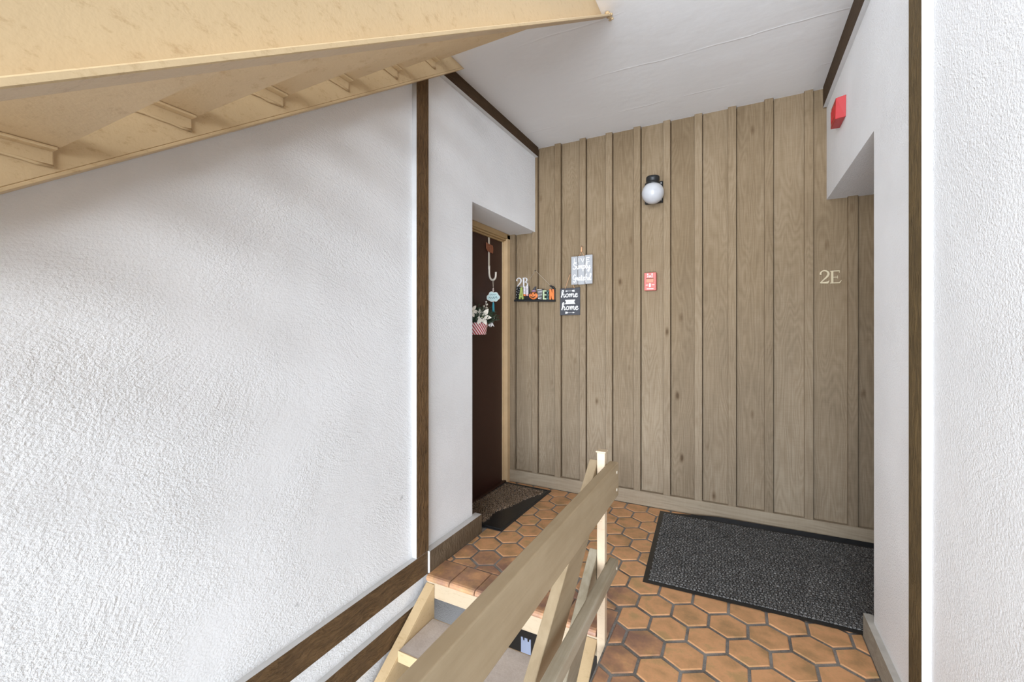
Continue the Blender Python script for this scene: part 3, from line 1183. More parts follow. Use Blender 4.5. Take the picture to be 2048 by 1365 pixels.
bm = BM()
band(bm, 0, MW, 0, MH, 0.0, 40, 40)
for f in bm.faces:
    f.smooth = False
bmesh.ops.recalc_face_normals(bm, faces=bm.faces)
obj('rubber_edge', bm, M_rubber, mat_r)
bm = BM()
PS, PT = 0.0165, 0.0215
EB = 0.027
ns, nt_ = int((MW - 2 * EB) / PS), int((MH - 2 * EB + 0.004) / PT)
for i in range(ns):
    for j in range(nt_):
        s = EB + (i + 0.5) * PS + (0.5 * PS if j % 2 else 0) * 0.5 - 0.12 * PS
        t = EB + (j + 0.5) * PT
        hs, ht = PS * 0.46, PT * 0.42
        h = 0.0058 + random.uniform(-0.0008, 0.0008)
        lo = [bm.verts.new(mr(s + a * hs, t + b_ * ht, 0.001)) for a, b_ in ((-1, -1), (1, -1), (1, 1), (-1, 1))]
        hi = [bm.verts.new(mr(s + a * hs * 0.62 + random.uniform(-0.0008, 0.0008), t + b_ * ht * 0.55, h)) for a, b_ in ((-1, -1), (1, -1), (1, 1), (-1, 1))]
        for k in range(4):
            bm.faces.new([lo[k], lo[(k + 1) % 4], hi[(k + 1) % 4], hi[k]])
        bm.faces.new(hi)
obj('ribbed_pile', bm, M_pile, mat_r, kind='stuff')

# ------------------------------------------------------------------ lamp
lamp = empty('wall_lamp', (-0.545, YB, 2.32), 'white globe wall lamp with black collar on the wood siding', 'lamp')
bm = BM()
box(bm, -0.612, -0.484, YB - 0.028, YB - 0.0005, 2.245, 2.402, 0.004)
obj('back_plate', bm, M_black, lamp)
bm = BM()
GX, GY, GZ, GR = -0.541, 3.238, 2.296, 0.0775
lathe(bm, [(GR * math.cos(t), GR * math.sin(t)) for t in [R(-89.5 + 12.6 * i) for i in range(13)]], (GX, GY, GZ), 'Z', 32)
obj('globe', bm, M_globe, lamp, smooth=True)
bm = BM()
lathe(bm, [(0.043, 2.348), (0.047, 2.350), (0.047, 2.372), (0.0445, 2.374), (0.0445, 2.380), (0.047, 2.382), (0.047, 2.408), (0.043, 2.414), (0.02, 2.416)], (GX, GY, 0), 'Z', 28)
box(bm, GX - 0.020, GX + 0.020, GY + 0.03, YB - 0.027, 2.362, 2.400, 0.003)
obj('collar', bm, M_black, lamp)
for z in (2.385, 2.262):
    bm = BM()
    ball(bm, (-0.496, YB - 0.029, z), 0.006, 1)
    obj('screw', bm, M_silver, lamp)

WB = Face2D((0, YB, 0), (1, 0, 0), (0, 0, 1))       # drawing plane of the siding: n points to the room

# ------------------------------------------------------------------ fire pull station
fp_ = empty('fire_alarm_pull', (-0.570, YB, 1.66), 'faded red fire alarm pull station on siding below the globe lamp', 'fire alarm')
F = Face2D((-0.5715, YB, 1.6665), (1, 0, 0), (0, 0, 1))
bm = BM()
box(bm, -0.6145, -0.5290, YB - 0.042, YB - 0.0005, 1.600, 1.733, 0.004, 2)
obj('body', bm, M_fred, fp_)
bm = BM()
F.poly(bm, [(-0.027, -0.010), (0.027, -0.010), (0.027, 0.020), (-0.027, 0.020)], 0.0425, 0.050, bevel=0.002)
pb = obj('pull_bar', bm, M_fred2, fp_)
bm = BM()
F.poly(bm, [(-0.028, 0.020), (0.026, 0.020), (0.026, 0.024), (-0.028, 0.024)], 0.0425, 0.0435)
obj('slot', bm, M_trim_c, fp_)
bm = BM()
F.poly(bm, [(-0.006, -0.042), (0.006, -0.042), (0.006, -0.020), (0.003, -0.013), (-0.003, -0.013), (-0.006, -0.020)], 0.0425, 0.049, bevel=0.001)
obj('handle', bm, M_print, fp_, label='white T-shaped handle')
bm = BM()
F.text(bm, 'FIRE', 0.0, 0.036, 0.023, 0.0425, 0.0428)
F.poly(bm, [(-0.021, 0.050), (-0.012, 0.050), (-0.012, 0.058), (-0.021, 0.058)], 0.0425, 0.0428)
F.poly(bm, [(0.010, 0.050), (0.019, 0.050), (0.019, 0.058), (0.010, 0.058)], 0.0425, 0.0428)
F.poly(bm, [(0.011, -0.028), (0.031, -0.028), (0.031, -0.024), (0.011, -0.024)], 0.0425, 0.0428)
F.poly(bm, [(-0.030, -0.028), (-0.013, -0.028), (-0.013, -0.024), (-0.030, -0.024)], 0.0425, 0.0428)
F.poly(bm, [(-0.024, -0.057), (0.024, -0.057), (0.024, -0.051), (-0.024, -0.051)], 0.0425, 0.0428)
obj('print', bm, M_print, fp_, kind='stuff')

# red sounder on the right wall
so = empty('fire_alarm_sounder', (XR, 2.865, 2.47), 'bright red fire alarm box high on the white right wall', 'fire alarm')
bm = BM()
pts = [(XR - 0.0005, 2.795, 2.420), (0.456, 2.812, 2.421), (0.458, 2.800, 2.527), (XR - 0.0005, 2.785, 2.529)]
a = [bm.verts.new(p) for p in pts]
b_ = [bm.verts.new(p) for p in [(XR - 0.0005, 2.945, 2.421), (0.458, 2.945, 2.421), (0.459, 2.930, 2.527), (XR - 0.0005, 2.930, 2.529)]]
bm.faces.new(a)
bm.faces.new(b_[::-1])
for i in range(4):
    bm.faces.new([a[(i + 1) % 4], a[i], b_[i], b_[(i + 1) % 4]])
bmesh.ops.recalc_face_normals(bm, faces=bm.faces)
bmesh.ops.bevel(bm, geom=list(bm.edges), offset=0.002, segments=2, affect='EDGES', profile=0.5)
obj('housing', bm, M_red, so)
bm = BM()
for k in range(5):
    y = 2.835 + k * 0.02
    box(bm, 0.4555, 0.4580, y, y + 0.009, 2.44, 2.505, 0.0006)
obj('sounder_grille', bm, M_red, so)

# ------------------------------------------------------------------ door numbers
TWO = [(0.06, 0.70), (0.10, 0.88), (0.30, 1.0), (0.55, 0.93), (0.66, 0.74), (0.56, 0.52), (0.30, 0.28), (0.06, 0.04)]


def num2(x0, z0, w, h, mat, label):
    f = Face2D((x0, YB - 0.0005, z0), (1, 0, 0), (0, 0, 1))
    bm = BM()
    S = lambda pts: [(a / 0.72 * w, b * h) for a, b in pts]
    f.stroke(bm, S(TWO), [0.10 * h, 0.09 * h, 0.08 * h, 0.11 * h, 0.14 * h, 0.13 * h, 0.09 * h, 0.08 * h], 0.0, 0.007, smooth=5)
    f.stroke(bm, S([(0.04, 0.045), (0.60, 0.045), (0.72, 0.20)]), [0.09 * h, 0.12 * h, 0.03 * h], 0.0, 0.0075)
    ball(bm, f.p(0.12 / 0.72 * w, 0.72 * h, 0.004), 0.055 * h, 1)
    return obj('door_number', bm, mat, loc=(x0 + w / 2, YB - 0.0005, z0), label=label, cat='sign')


def letB(x0, z0, w, h, mat, label):
    f = Face2D((x0, YB - 0.0005, z0), (1, 0, 0), (0, 0, 1))
    bm = BM()
    S = lambda pts: [(a * w, b * h) for a, b in pts]
    f.stroke(bm, S([(0.22, 0.0), (0.22, 1.0)]), 0.15 * h, 0, 0.007)
    f.stroke(bm, S([(0.02, 0.98), (0.5, 0.98), (0.76, 0.90), (0.80, 0.76), (0.70, 0.60), (0.42, 0.54)]), [0.05 * h, 0.06 * h, 0.09 * h, 0.13 * h, 0.09 * h, 0.05 * h], 0, 0.0075, smooth=4)
    f.stroke(bm, S([(0.42, 0.54), (0.76, 0.47), (0.92, 0.28), (0.82, 0.08), (0.5, 0.02), (0.02, 0.02)]), [0.05 * h, 0.09 * h, 0.14 * h, 0.10 * h, 0.06 * h, 0.05 * h], 0, 0.0072, smooth=4)
    return obj('door_letter', bm, mat, loc=(x0 + w / 2, YB - 0.0005, z0), label=label, cat='sign')


def letE(x0, z0, w, h, mat, label):
    f = Face2D((x0, YB - 0.0005, z0), (1, 0, 0), (0, 0, 1))
    bm = BM()
    S = lambda pts: [(a * w, b * h) for a, b in pts]
    f.stroke(bm, S([(0.20, 0.0), (0.20, 1.0)]), 0.15 * h, 0, 0.007)
    f.stroke(bm, S([(0.02, 0.965), (0.82, 0.965)]), 0.07 * h, 0, 0.0075)
    f.stroke(bm, S([(0.80, 1.0), (0.80, 0.82)]), [0.06 * h, 0.04 * h], 0, 0.0072)
    f.stroke(bm, S([(0.2, 0.48), (0.64, 0.48)]), 0.06 * h, 0, 0.0072)
    f.stroke(bm, S([(0.64, 0.60), (0.64, 0.38)]), 0.05 * h, 0, 0.0075)
    f.stroke(bm, S([(0.02, 0.035), (0.82, 0.035), (0.98, 0.22)]), [0.07 * h, 0.07 * h, 0.04 * h], 0, 0.0073)
    return obj('door_letter', bm, mat, loc=(x0 + w / 2, YB - 0.0005, z0), label=label, cat='sign')


num2(-1.697, 1.672, 0.052, 0.084, M_silver, 'silver numeral 2 above the Halloween sign')
letB(-1.637, 1.675, 0.052, 0.080, M_silver, 'silver letter B beside the silver 2')
num2(0.463, 1.604, 0.050, 0.080, M_brass, 'brass numeral 2 on siding near right doorway')
letE(0.516, 1.601, 0.060, 0.080, M_brass, 'brass letter E on siding next to the brass 2')

# ------------------------------------------------------------------ script lettering
G = {   # strokes of a brush hand, x-height 1
    'h': ([[(0.00, 0.10), (0.22, 0.9), (0.45, 1.75), (0.36, 2.05), (0.20, 1.8), (0.12, 0.9), (0.06, -0.05)],
           [(0.08, 0.25), (0.35, 0.92), (0.55, 0.85), (0.50, 0.35), (0.60, 0.02), (0.82, 0.35)]], 0.80),
    'o': ([[(0.45, 0.95), (0.15, 0.80), (0.08, 0.35), (0.28, 0.02), (0.55, 0.22), (0.58, 0.70), (0.42, 0.95), (0.62, 0.78), (0.80, 0.80)]], 0.75),
    'm': ([[(0.02, 0.75), (0.14, 0.95), (0.12, 0.02)], [(0.14, 0.40), (0.36, 0.95), (0.48, 0.80), (0.42, 0.02)],
           [(0.45, 0.40), (0.68, 0.95), (0.82, 0.80), (0.78, 0.20), (0.92, 0.02), (1.08, 0.30)]], 1.02),
    'e': ([[(0.02, 0.35), (0.30, 0.50), (0.52, 0.75), (0.40, 0.98), (0.15, 0.75), (0.12, 0.25), (0.35, 0.00), (0.68, 0.30)]], 0.66),
    'S': ([[(0.72, 1.55), (0.50, 1.80), (0.15, 1.55), (0.25, 1.05), (0.65, 0.70), (0.60, 0.15), (0.20, 0.0), (0.0, 0.25)]], 0.85),
    'i': ([[(0.05, 0.85), (0.12, 0.2), (0.25, 0.0), (0.38, 0.25)], [(0.10, 1.25), (0.14, 1.36)]], 0.38),
    'p': ([[(0.05, 0.80), (0.14, 0.95), (0.10, -0.75)], [(0.12, 0.65), (0.40, 0.98), (0.62, 0.60), (0.42, 0.05), (0.14, 0.2)]], 0.72),
    'l': ([[(0.02, 0.3), (0.35, 1.4), (0.28, 1.9), (0.12, 1.5), (0.12, 0.2), (0.25, 0.0), (0.40, 0.25)]], 0.40),
    'y': ([[(0.05, 0.85), (0.10, 0.30), (0.32, 0.15), (0.52, 0.75)], [(0.55, 0.9), (0.52, -0.2), (0.30, -0.85), (0.08, -0.6), (0.4, -0.15), (0.78, 0.2)]], 0.72),
    'G': ([[(0.70, 1.45), (0.48, 1.78), (0.12, 1.30), (0.10, 0.6), (0.42, 0.40), (0.70, 0.9)], [(0.72, 1.0), (0.68, -0.1), (0.40, -0.45), (0.12, -0.2)]], 0.86),
    'r': ([[(0.02, 0.3), (0.18, 1.0), (0.32, 0.85), (0.36, 0.2), (0.52, 0.05)]], 0.50),
    'a': ([[(0.50, 0.85), (0.20, 0.9), (0.06, 0.4), (0.25, 0.02), (0.50, 0.55), (0.52, 0.9), (0.50, 0.2), (0.70, 0.05)]], 0.68),
    't': ([[(0.20, 1.55), (0.16, 0.25), (0.30, 0.0), (0.46, 0.2)], [(0.0, 1.05), (0.42, 1.10)]], 0.45),
    'f': ([[(0.42, 1.65), (0.25, 1.80), (0.16, 1.2), (0.16, -0.6)], [(0.0, 0.9), (0.40, 0.95)]], 0.45),
    'u': ([[(0.04, 0.90), (0.10, 0.20), (0.30, 0.05), (0.50, 0.85), (0.50, 0.2), (0.66, 0.05)]], 0.64),
}


def script(bm, f, s, xc, y, h, width, wd, d0, d1, mi=0):
    tot = sum(G[c][1] for c in s)
    k = width / tot
    x = xc - width / 2
    for c in s:
        st, adv = G[c]
        for q in st:
            f.stroke(bm, [(x + a * k, y + b * h) for a, b in q], [wd * (0.75 + 0.5 * ((i + 1) % 2)) for i in range(len(q))], d0, d1, mi, smooth=3)
        x += adv * k


# ------------------------------------------------------------------ slate "home" sign
hs = empty('hanging_sign', (-1.196, YB, 1.43), 'charcoal sign with white home sweet home script hung on siding', 'sign')
f = Face2D((-1.196, YB - 0.0285, 1.537), (1, 0, 0.004), (0, 0, 1))
bm = BM()
f.poly(bm, [(-0.086, -0.110), (0.084, -0.108), (0.084, 0.112), (-0.086, 0.108)], 0.0, 0.008, bevel=0.0015)
obj('board', bm, M_slate, hs)
bm = BM()
d0, d1 = 0.0081, 0.0086
script(bm, f, 'home', -0.004, 0.036, 0.029, 0.142, 0.0062, d0, d1)
script(bm, f, 'home', 0.000, -0.066, 0.029, 0.142, 0.0062, d0, d1)
f.poly(bm, [(-0.043, 0.015), (0.045, 0.015), (0.035, -0.002), (0.045, -0.020), (-0.043, -0.020), (-0.033, -0.002)], d0, d1)
for y, flip in ((0.086, 1), (-0.089, -1)):
    f.stroke(bm, [(-0.036, y), (0.036, y)], 0.0022, d0, d1)
    x = -0.036 * flip
    f.poly(bm, [(x - 0.006 * flip, y), (x + 0.012 * flip, y + 0.006), (x + 0.012 * flip, y - 0.006)], d0, d1)
    x = 0.036 * flip
    for k in range(3):
        xx = x - k * 0.007 * flip
        f.poly(bm, [(xx - 0.006 * flip, y), (xx + 0.002 * flip, y + 0.008), (xx + 0.006 * flip, y + 0.008), (xx, y), (xx + 0.006 * flip, y - 0.008), (xx + 0.002 * flip, y - 0.008)], d0, d1)
obj('white_lettering', bm, M_print, hs, kind='stuff')
bm = BM()
f.text(bm, 'sweet', 0.001, -0.0025, 0.026, 0.0087, 0.0089)
obj('banner_lettering', bm, M_greywash, hs, label='pale grey word on the white banner')
bm = BM()
tube(bm, [f.p(-0.041, 0.105, 0.009), f.p(-0.002, 0.218, 0.004), f.p(0.004, 0.222, 0.004), f.p(0.036, 0.106, 0.009)], 0.0018, 6)
obj('hanging_cord', bm, M_cord, hs)
bm = BM()
lathe(bm, [(0.002, 0.0), (0.002, 0.020), (0.004, 0.021), (0.004, 0.023)], f.p(0.001, 0.2215, -0.012), 'Y', 8)
obj('nail', bm, M_nail, hs)

# ------------------------------------------------------------------ grey plank sign
ls = empty('hanging_sign', (-1.092, YB, 1.67), 'pale grey three-plank sign lettered LIVE Simply Grateful on siding', 'sign')
f = Face2D((-1.092, YB - 0.0400, 1.783), (1, 0, 0), (0, 0, 1))
pl = [(-0.0885, -0.0345, -0.1135, 0.1115), (-0.0315, 0.0240, -0.1150, 0.1130), (0.0270, 0.0865, -0.1120, 0.1165)]
for a, b_, c, d in pl:
    bm = BM()
    f.poly(bm, [(a, c), (b_, c + 0.001), (b_, d), (a, d)], 0.004, 0.014, bevel=0.003)
    obj('plank', bm, M_greywash, ls)
for y in (-0.06, 0.06):
    bm = BM()
    f.poly(bm, [(-0.08, y - 0.012), (0.08, y - 0.012), (0.08, y + 0.012), (-0.08, y + 0.012)], 0.0, 0.0038)
    obj('back_batten', bm, M_slate, ls)
bm = BM()
for st in ([(-0.062, 0.096), (-0.062, 0.062), (-0.042, 0.062)], [(-0.024, 0.096), (-0.024, 0.062)],
           [(-0.008, 0.096), (0.008, 0.062), (0.022, 0.096)], [(0.064, 0.095), (0.038, 0.095), (0.038, 0.063), (0.064, 0.063)], [(0.038, 0.079), (0.058, 0.079)]):
    f.stroke(bm, st, 0.0042, 0.0141, 0.0145)
script(bm, f, 'Simply', 0.000, 0.010, 0.027, 0.142, 0.0062, 0.0141, 0.0146)
script(bm, f, 'Grateful', 0.002, -0.082, 0.027, 0.150, 0.0056, 0.0141, 0.0146)
obj('white_lettering', bm, M_print, ls, kind='stuff')
bm = BM()
tube(bm, [f.p(-0.022, 0.112, 0.008), f.p(-0.001, 0.148, 0.010), f.p(0.019, 0.112, 0.008)], 0.0021, 6)
tube(bm, [f.p(-0.003, 0.145, 0.010), f.p(-0.002, 0.165, 0.012), f.p(0.001, 0.192, 0.011)], [0.006, 0.0055, 0.004], 8)
ball(bm, f.p(-0.003, 0.151, 0.011), 0.0085, 1)
obj('cord_loop', bm, M_cord, ls)
bm = BM()
lathe(bm, [(0.002, 0.0), (0.002, 0.030), (0.004, 0.031), (0.004, 0.033)], f.p(0.0005, 0.187, -0.012), 'Y', 8)
obj('nail', bm, M_nail, ls)

# ------------------------------------------------------------------ Halloween sign
hw = empty('hanging_sign', (-1.508, YB, 1.55), 'black shelf sign spelling HALLOWEEN in painted letters with a pumpkin', 'sign')
HX = lambda x: -1.6935 + (x - 220) * 0.0002261 + 1.508
HZ = lambda x, y: 1.31 + (115 - y / 20.37) * (0.00449 - 0.00027 * (x - 220) / 1650) - 1.55
f = Face2D((-1.508, YB - 0.0285, 1.55), (1, 0, 0), (0, 0, 1))
q = lambda pts: [(HX(x), HZ(x, y)) for x, y in pts]
U = 0.000222
bm = BM()
f.poly(bm, q([(218, 1168), (1872, 1160), (1872, 1238), (218, 1243)]), 0.0, 0.028, bevel=0.002)
f.poly(bm, q([(270, 1168), (300, 715), (590, 715), (600, 665), (700, 660), (710, 625), (800, 625), (830, 1000), (1180, 1000), (1180, 760), (1580, 790), (1640, 1165)]), 0.002, 0.008)
obj('base_shelf', bm, M_black, hw)
D0, D1 = 0.010, 0.020
# H
bm = BM()
f.stroke(bm, q([(318, 1165), (345, 665)]), 75 * U, D0, D1)
f.stroke(bm, q([(430, 1165), (440, 665)]), 70 * U, D0, D1)
f.stroke(bm, q([(330, 930), (435, 930)]), 90 * U, D0, D1)
le = obj('letter', bm, M_black, hw, label='black H with white dots')
bm = BM()
for x, y in [(340, 720), (330, 770), (312, 865), (372, 885), (312, 985), (415, 815), (410, 970), (302, 1090), (425, 1080), (440, 720)]:
    ball(bm, f.p(HX(x), HZ(x, y), D1), 0.0032, 1, (1, 0.5, 1))
obj('dots', bm, M_print, le, kind='stuff')
# A
bm = BM()
f.stroke(bm, q([(440, 1150), (520, 690)]), 62 * U, D0, D1 + 0.003)
f.stroke(bm, q([(575, 1150), (525, 690)]), 62 * U, D0, D1 + 0.003)
f.stroke(bm, q([(460, 1050), (570, 1050)]), 60 * U, D0, D1 + 0.002)
obj('letter', bm, M_green, hw, label='lime green A')
# two striped legs for the Ls
for x, y0, y1, mshoe in ((645, 660, 960, M_orange), (755, 620, 950, M_pink)):
    bm = BM()
    f.stroke(bm, q([(x, y1), (x, y0)]), 74 * U, D0, D1 + 0.002)
    le = obj('letter', bm, M_print, hw, label='white and black striped leg as letter L')
    bm = BM()
    for k in range(6):
        y = y0 + 50 + k * 48
        f.stroke(bm, q([(x - 38, y), (x + 38, y)]), 16 * U, D1 + 0.0021, D1 + 0.003)
    obj('stripes', bm, M_purple, le, kind='stuff')
    bm = BM()
    f.poly(bm, q([(x - 40, y1), (x + 40, y1), (x + 38, y1 + 70), (x - 10, y1 + 70), (x - 45, y1 + 35)]), D0, D1 + 0.004, bevel=0.001)
    obj('shoe', bm, mshoe, le)
# pumpkin
bm = BM()
for k in range(-3, 4):
    cx = 1010 + k * 44
    ball(bm, f.p(HX(cx), HZ(cx, 1010), 0.016), 0.0335 * (1 - 0.02 * k * k), 2, (0.42, 0.42, 1.0 - 0.035 * k * k))
pk = obj('pumpkin', bm, M_orange, hw, label='orange carved pumpkin as letter O')
bm = BM()
zf = 0.030
f.poly(bm, q([(905, 960), (985, 960), (950, 900)]), 0.018, zf)
f.poly(bm, q([(1040, 955), (1115, 950), (1085, 895)]), 0.018, zf)
f.poly(bm, q([(985, 1010), (1030, 1005), (1010, 970)]), 0.018, zf + 0.001)
f.poly(bm, q([(895, 1010), (960, 1050), (1060, 1050), (1125, 1000), (1095, 1075), (1045, 1085), (1015, 1120), (985, 1085), (935, 1080)]), 0.018, zf)
obj('carved_face', bm, M_trim_c, pk)
bm = BM()
c = f.p(HX(1030), HZ(1030, 868), 0.018)
lathe(bm, [(0.001, -0.003), (0.029, -0.002), (0.029, 0.001), (0.018, 0.003)], c, 'Z', 18)
tube(bm, [c, f.p(HX(1045), HZ(1045, 780), 0.018), f.p(HX(1075), HZ(1075, 700), 0.018), f.p(HX(1120), HZ(1120, 650), 0.016)], [0.018, 0.012, 0.008, 0.003], 10)
ht = obj('witch_hat', bm, M_slate, pk)
bm = BM()
tube(bm, [f.p(HX(1031), HZ(1031, 860), 0.018), f.p(HX(1037), HZ(1037, 815), 0.018), f.p(HX(1043), HZ(1043, 785), 0.018)], [0.0205, 0.0175, 0.0135], 10)
obj('hat_band', bm, M_purple, pk)
# W
bm = BM()
for a, b_ in (((1185, 740), (1215, 1160)), ((1215, 1160), (1270, 800)), ((1270, 800), (1330, 1160)), ((1330, 1160), (1380, 740))):
    f.stroke(bm, q([a, b_]), 62 * U, D0, D1)
le = obj('letter', bm, M_black, hw, label='black W with white stripes')
bm = BM()
for k in range(7):
    y = 770 + k * 58
    f.stroke(bm, q([(1175 + k * 5, y), (1375 - k * 5, y + 14)]), 17 * U, D1 + 0.0002, D1 + 0.001)
obj('stripes', bm, M_print, le, kind='stuff')
# E, E
for x0, x1, y0, m_, lab in ((1392, 1530, 790, M_mint, 'pale green letter E'), (1552, 1640, 800, M_darkteal, 'dark teal letter E')):
    bm = BM()
    w_ = 52
    f.stroke(bm, q([(x0 + w_ / 2, 1155), (x0 + w_ / 2, y0)]), w_ * U * 1.2, D0, D1)
    for y in (y0 + 25, (y0 + 1155) / 2, 1130):
        f.stroke(bm, q([(x0, y), (x1, y)]), 46 * U, D0, D1 + 0.001)
    le = obj('letter', bm, m_, hw, label=lab)
    bm = BM()
    for x, y in ((x0 + 26, 890), (x1 - 20, y0 + 25), (x0 + 26, 1110), (x1 - 24, 1130), (x0 + 70, (y0 + 1155) / 2)):
        ball(bm, f.p(HX(x), HZ(x, y), D1), 0.003, 1, (1, 0.6, 1))
    obj('dots', bm, M_print if m_ is M_mint else M_cloud, le, kind='stuff')
# N
bm = BM()
f.stroke(bm, q([(1685, 1155), (1685, 745)]), 62 * U, D0, D1 + 0.002)
f.stroke(bm, q([(1800, 1155), (1800, 745)]), 62 * U, D0, D1 + 0.002)
f.stroke(bm, q([(1690, 760), (1795, 1130)]), 66 * U, D0, D1 + 0.004)
obj('letter', bm, M_orange, hw, label='orange letter N')
bm = BM()
f.poly(bm, q([(1825, 1165), (1825, 760), (1858, 760), (1858, 1165)]), 0.002, 0.012)
ball(bm, f.p(HX(1800), HZ(1800, 680), 0.018), 0.011, 1, (1.0, 0.7, 1.1))
ball(bm, f.p(HX(1845), HZ(1845, 735), 0.018), 0.010, 1, (1.0, 0.7, 1.3))
f.poly(bm, q([(1640, 610), (1700, 585), (1800, 640), (1820, 700), (1760, 690), (1690, 660)]), 0.012, 0.017)
f.poly(bm, q([(1850, 720), (1880, 790), (1860, 850), (1835, 780)]), 0.012, 0.017)
obj('bird_figure', bm, M_black, hw, label='small black winged figure on top of the N')
bm = BM()
tube(bm, [f.p(HX(640), HZ(640, 660), 0.009), f.p(HX(1060), HZ(1060, 28), 0.006), f.p(HX(1078), HZ(1078, 30), 0.006), f.p(HX(1720), HZ(1720, 640), 0.009)], 0.0012, 5)
obj('hanging_cord', bm, M_cord_g, hw)
bm = BM()
lathe(bm, [(0.002, 0.0), (0.002, 0.022), (0.0045, 0.023), (0.0045, 0.025)], f.p(HX(1068), HZ(1068, 25), -0.012), 'Y', 8)
obj('nail', bm, M_nail, hw)

# ------------------------------------------------------------------ over-door hook and what hangs on it
XD = -1.790
hk = empty('door_hook', (XD, 3.03, 1.72), 'cream metal over-door hook with copper plate on brown door', 'hook')
bm = BM()
box(bm, XD + 0.0005, XD + 0.0035, 3.018, 3.042, 1.80, 2.0755, 0.001)
box(bm, XD - 0.008, XD + 0.0035, 3.018, 3.042, 2.0755, 2.0785, 0.001)
path = catmull([(XD + 0.004, 3.03, 1.83), (XD + 0.005, 3.03, 1.76), (XD + 0.018, 3.03, 1.722), (XD + 0.040, 3.03, 1.712), (XD + 0.062, 3.03, 1.730), (XD + 0.066, 3.03, 1.775)], 5)
tube(bm, path, 0.0085, 8)
obj('hook_arm', bm, M_hook, hk)
bm = BM()
f = Face2D((XD + 0.0037, 3.03, 1.972), (0, 1, 0), (0, 0, 1))
f.poly(bm, [(-0.052, 0.040), (-0.020, 0.034), (0.045, 0.030), (0.055, 0.010), (0.052, -0.036), (0.020, -0.034), (-0.030, -0.028), (-0.050, -0.010)], 0.0, 0.006, bevel=0.0015)
f.stroke(bm, [(-0.046, 0.034), (-0.020, 0.028), (0.040, 0.025), (0.049, 0.008), (0.046, -0.030), (0.018, -0.028), (-0.028, -0.022), (-0.044, -0.008)], 0.006, 0.006, 0.0085, closed=True)
for k in range(5):
    a0 = k * 1.257
    ball(bm, f.p(0.018 * math.cos(a0), 0.013 * math.sin(a0), 0.006), 0.009, 1, (0.5, 1.2, 0.8))
obj('plate', bm, M_copper, hk, label='embossed copper plate')

oc = empty('hanging_ornament', (-1.755, 3.03, 1.54), 'pale aqua cloud ornament with teal tassel hanging from the door hook', 'ornament')
un = Vector((0.42, 0.907, 0)).normalized()
f = Face2D((-1.752, 3.03, 1.577), (0.80, 0.60, 0), (0, 0, 1))
bm = BM()
circ = [(-0.028, -0.008, 0.024), (-0.008, -0.022, 0.020), (0.022, -0.020, 0.020), (0.040, -0.004, 0.019), (0.022, 0.016, 0.022), (-0.010, 0.019, 0.023), (0.004, 0.0, 0.03)]
outl = []
for t in range(72):
    dx, dy = math.cos(R(5 * t)), math.sin(R(5 * t))
    best = 0.0
    for cx, cy, r in circ:
        bq = dx * cx + dy * cy
        disc = bq * bq - (cx * cx + cy * cy - r * r)
        if disc >= 0:
            best = max(best, bq + math.sqrt(disc))
    outl.append((dx * best, dy * best))
f.poly(bm, outl, -0.002, 0.002)
f.stroke(bm, [(x * 0.965, y * 0.965) for x, y in outl[::3]], 0.0022, 0.002, 0.0028, closed=True, mi=1)
cl = obj('cloud', bm, [M_cloud, M_bead], oc)
bm = BM()
f.stroke(bm, [(-0.026, 0.017), (-0.018, 0.014), (-0.010, 0.019), (-0.002, 0.014), (0.006, 0.019), (0.014, 0.014), (0.020, 0.021), (0.026, 0.016)], 0.0022, 0.0021, 0.0026, smooth=3)
f.stroke(bm, [(-0.034, -0.014), (-0.026, -0.004), (-0.020, -0.014), (-0.010, -0.008), (0.0, -0.014), (0.008, 0.000), (0.012, -0.014), (0.022, -0.006), (0.028, 0.004), (0.032, -0.012), (0.042, -0.008)], 0.0032, 0.0021, 0.0026, smooth=3)
obj('script_lettering', bm, M_teal_ink, cl)
bm = BM()
lathe(bm, [(0.002, 0.0), (0.006, -0.004), (0.0085, -0.02), (0.010, -0.055), (0.0105, -0.080)], f.p(0.004, -0.044, 0), 'Z', 12)
obj('tassel', bm, M_teal, oc)
for bx_, by_, br_ in ((0.003, 0.066, 0.0065), (0.003, 0.053, 0.0085), (0.003, 0.0435, 0.0045), (0.004, -0.042, 0.004)):
    bm = BM()
    ball(bm, f.p(bx_, by_, 0), br_, 1)
    obj('bead', bm, M_bead, oc)
bm = BM()
top = (XD + 0.040, 3.03, 1.7035)
tube(bm, [f.p(0.003, 0.070, 0), f.p(0.0, 0.10, 0.004), (top[0], top[1] - 0.009, top[2] + 0.006), (top[0], top[1], top[2] + 0.019), (top[0], top[1] + 0.009, top[2] + 0.006), f.p(0.006, 0.10, -0.004), f.p(0.003, 0.070, 0)], 0.0016, 5)
obj('hanging_loop', bm, M_cord_g, oc)

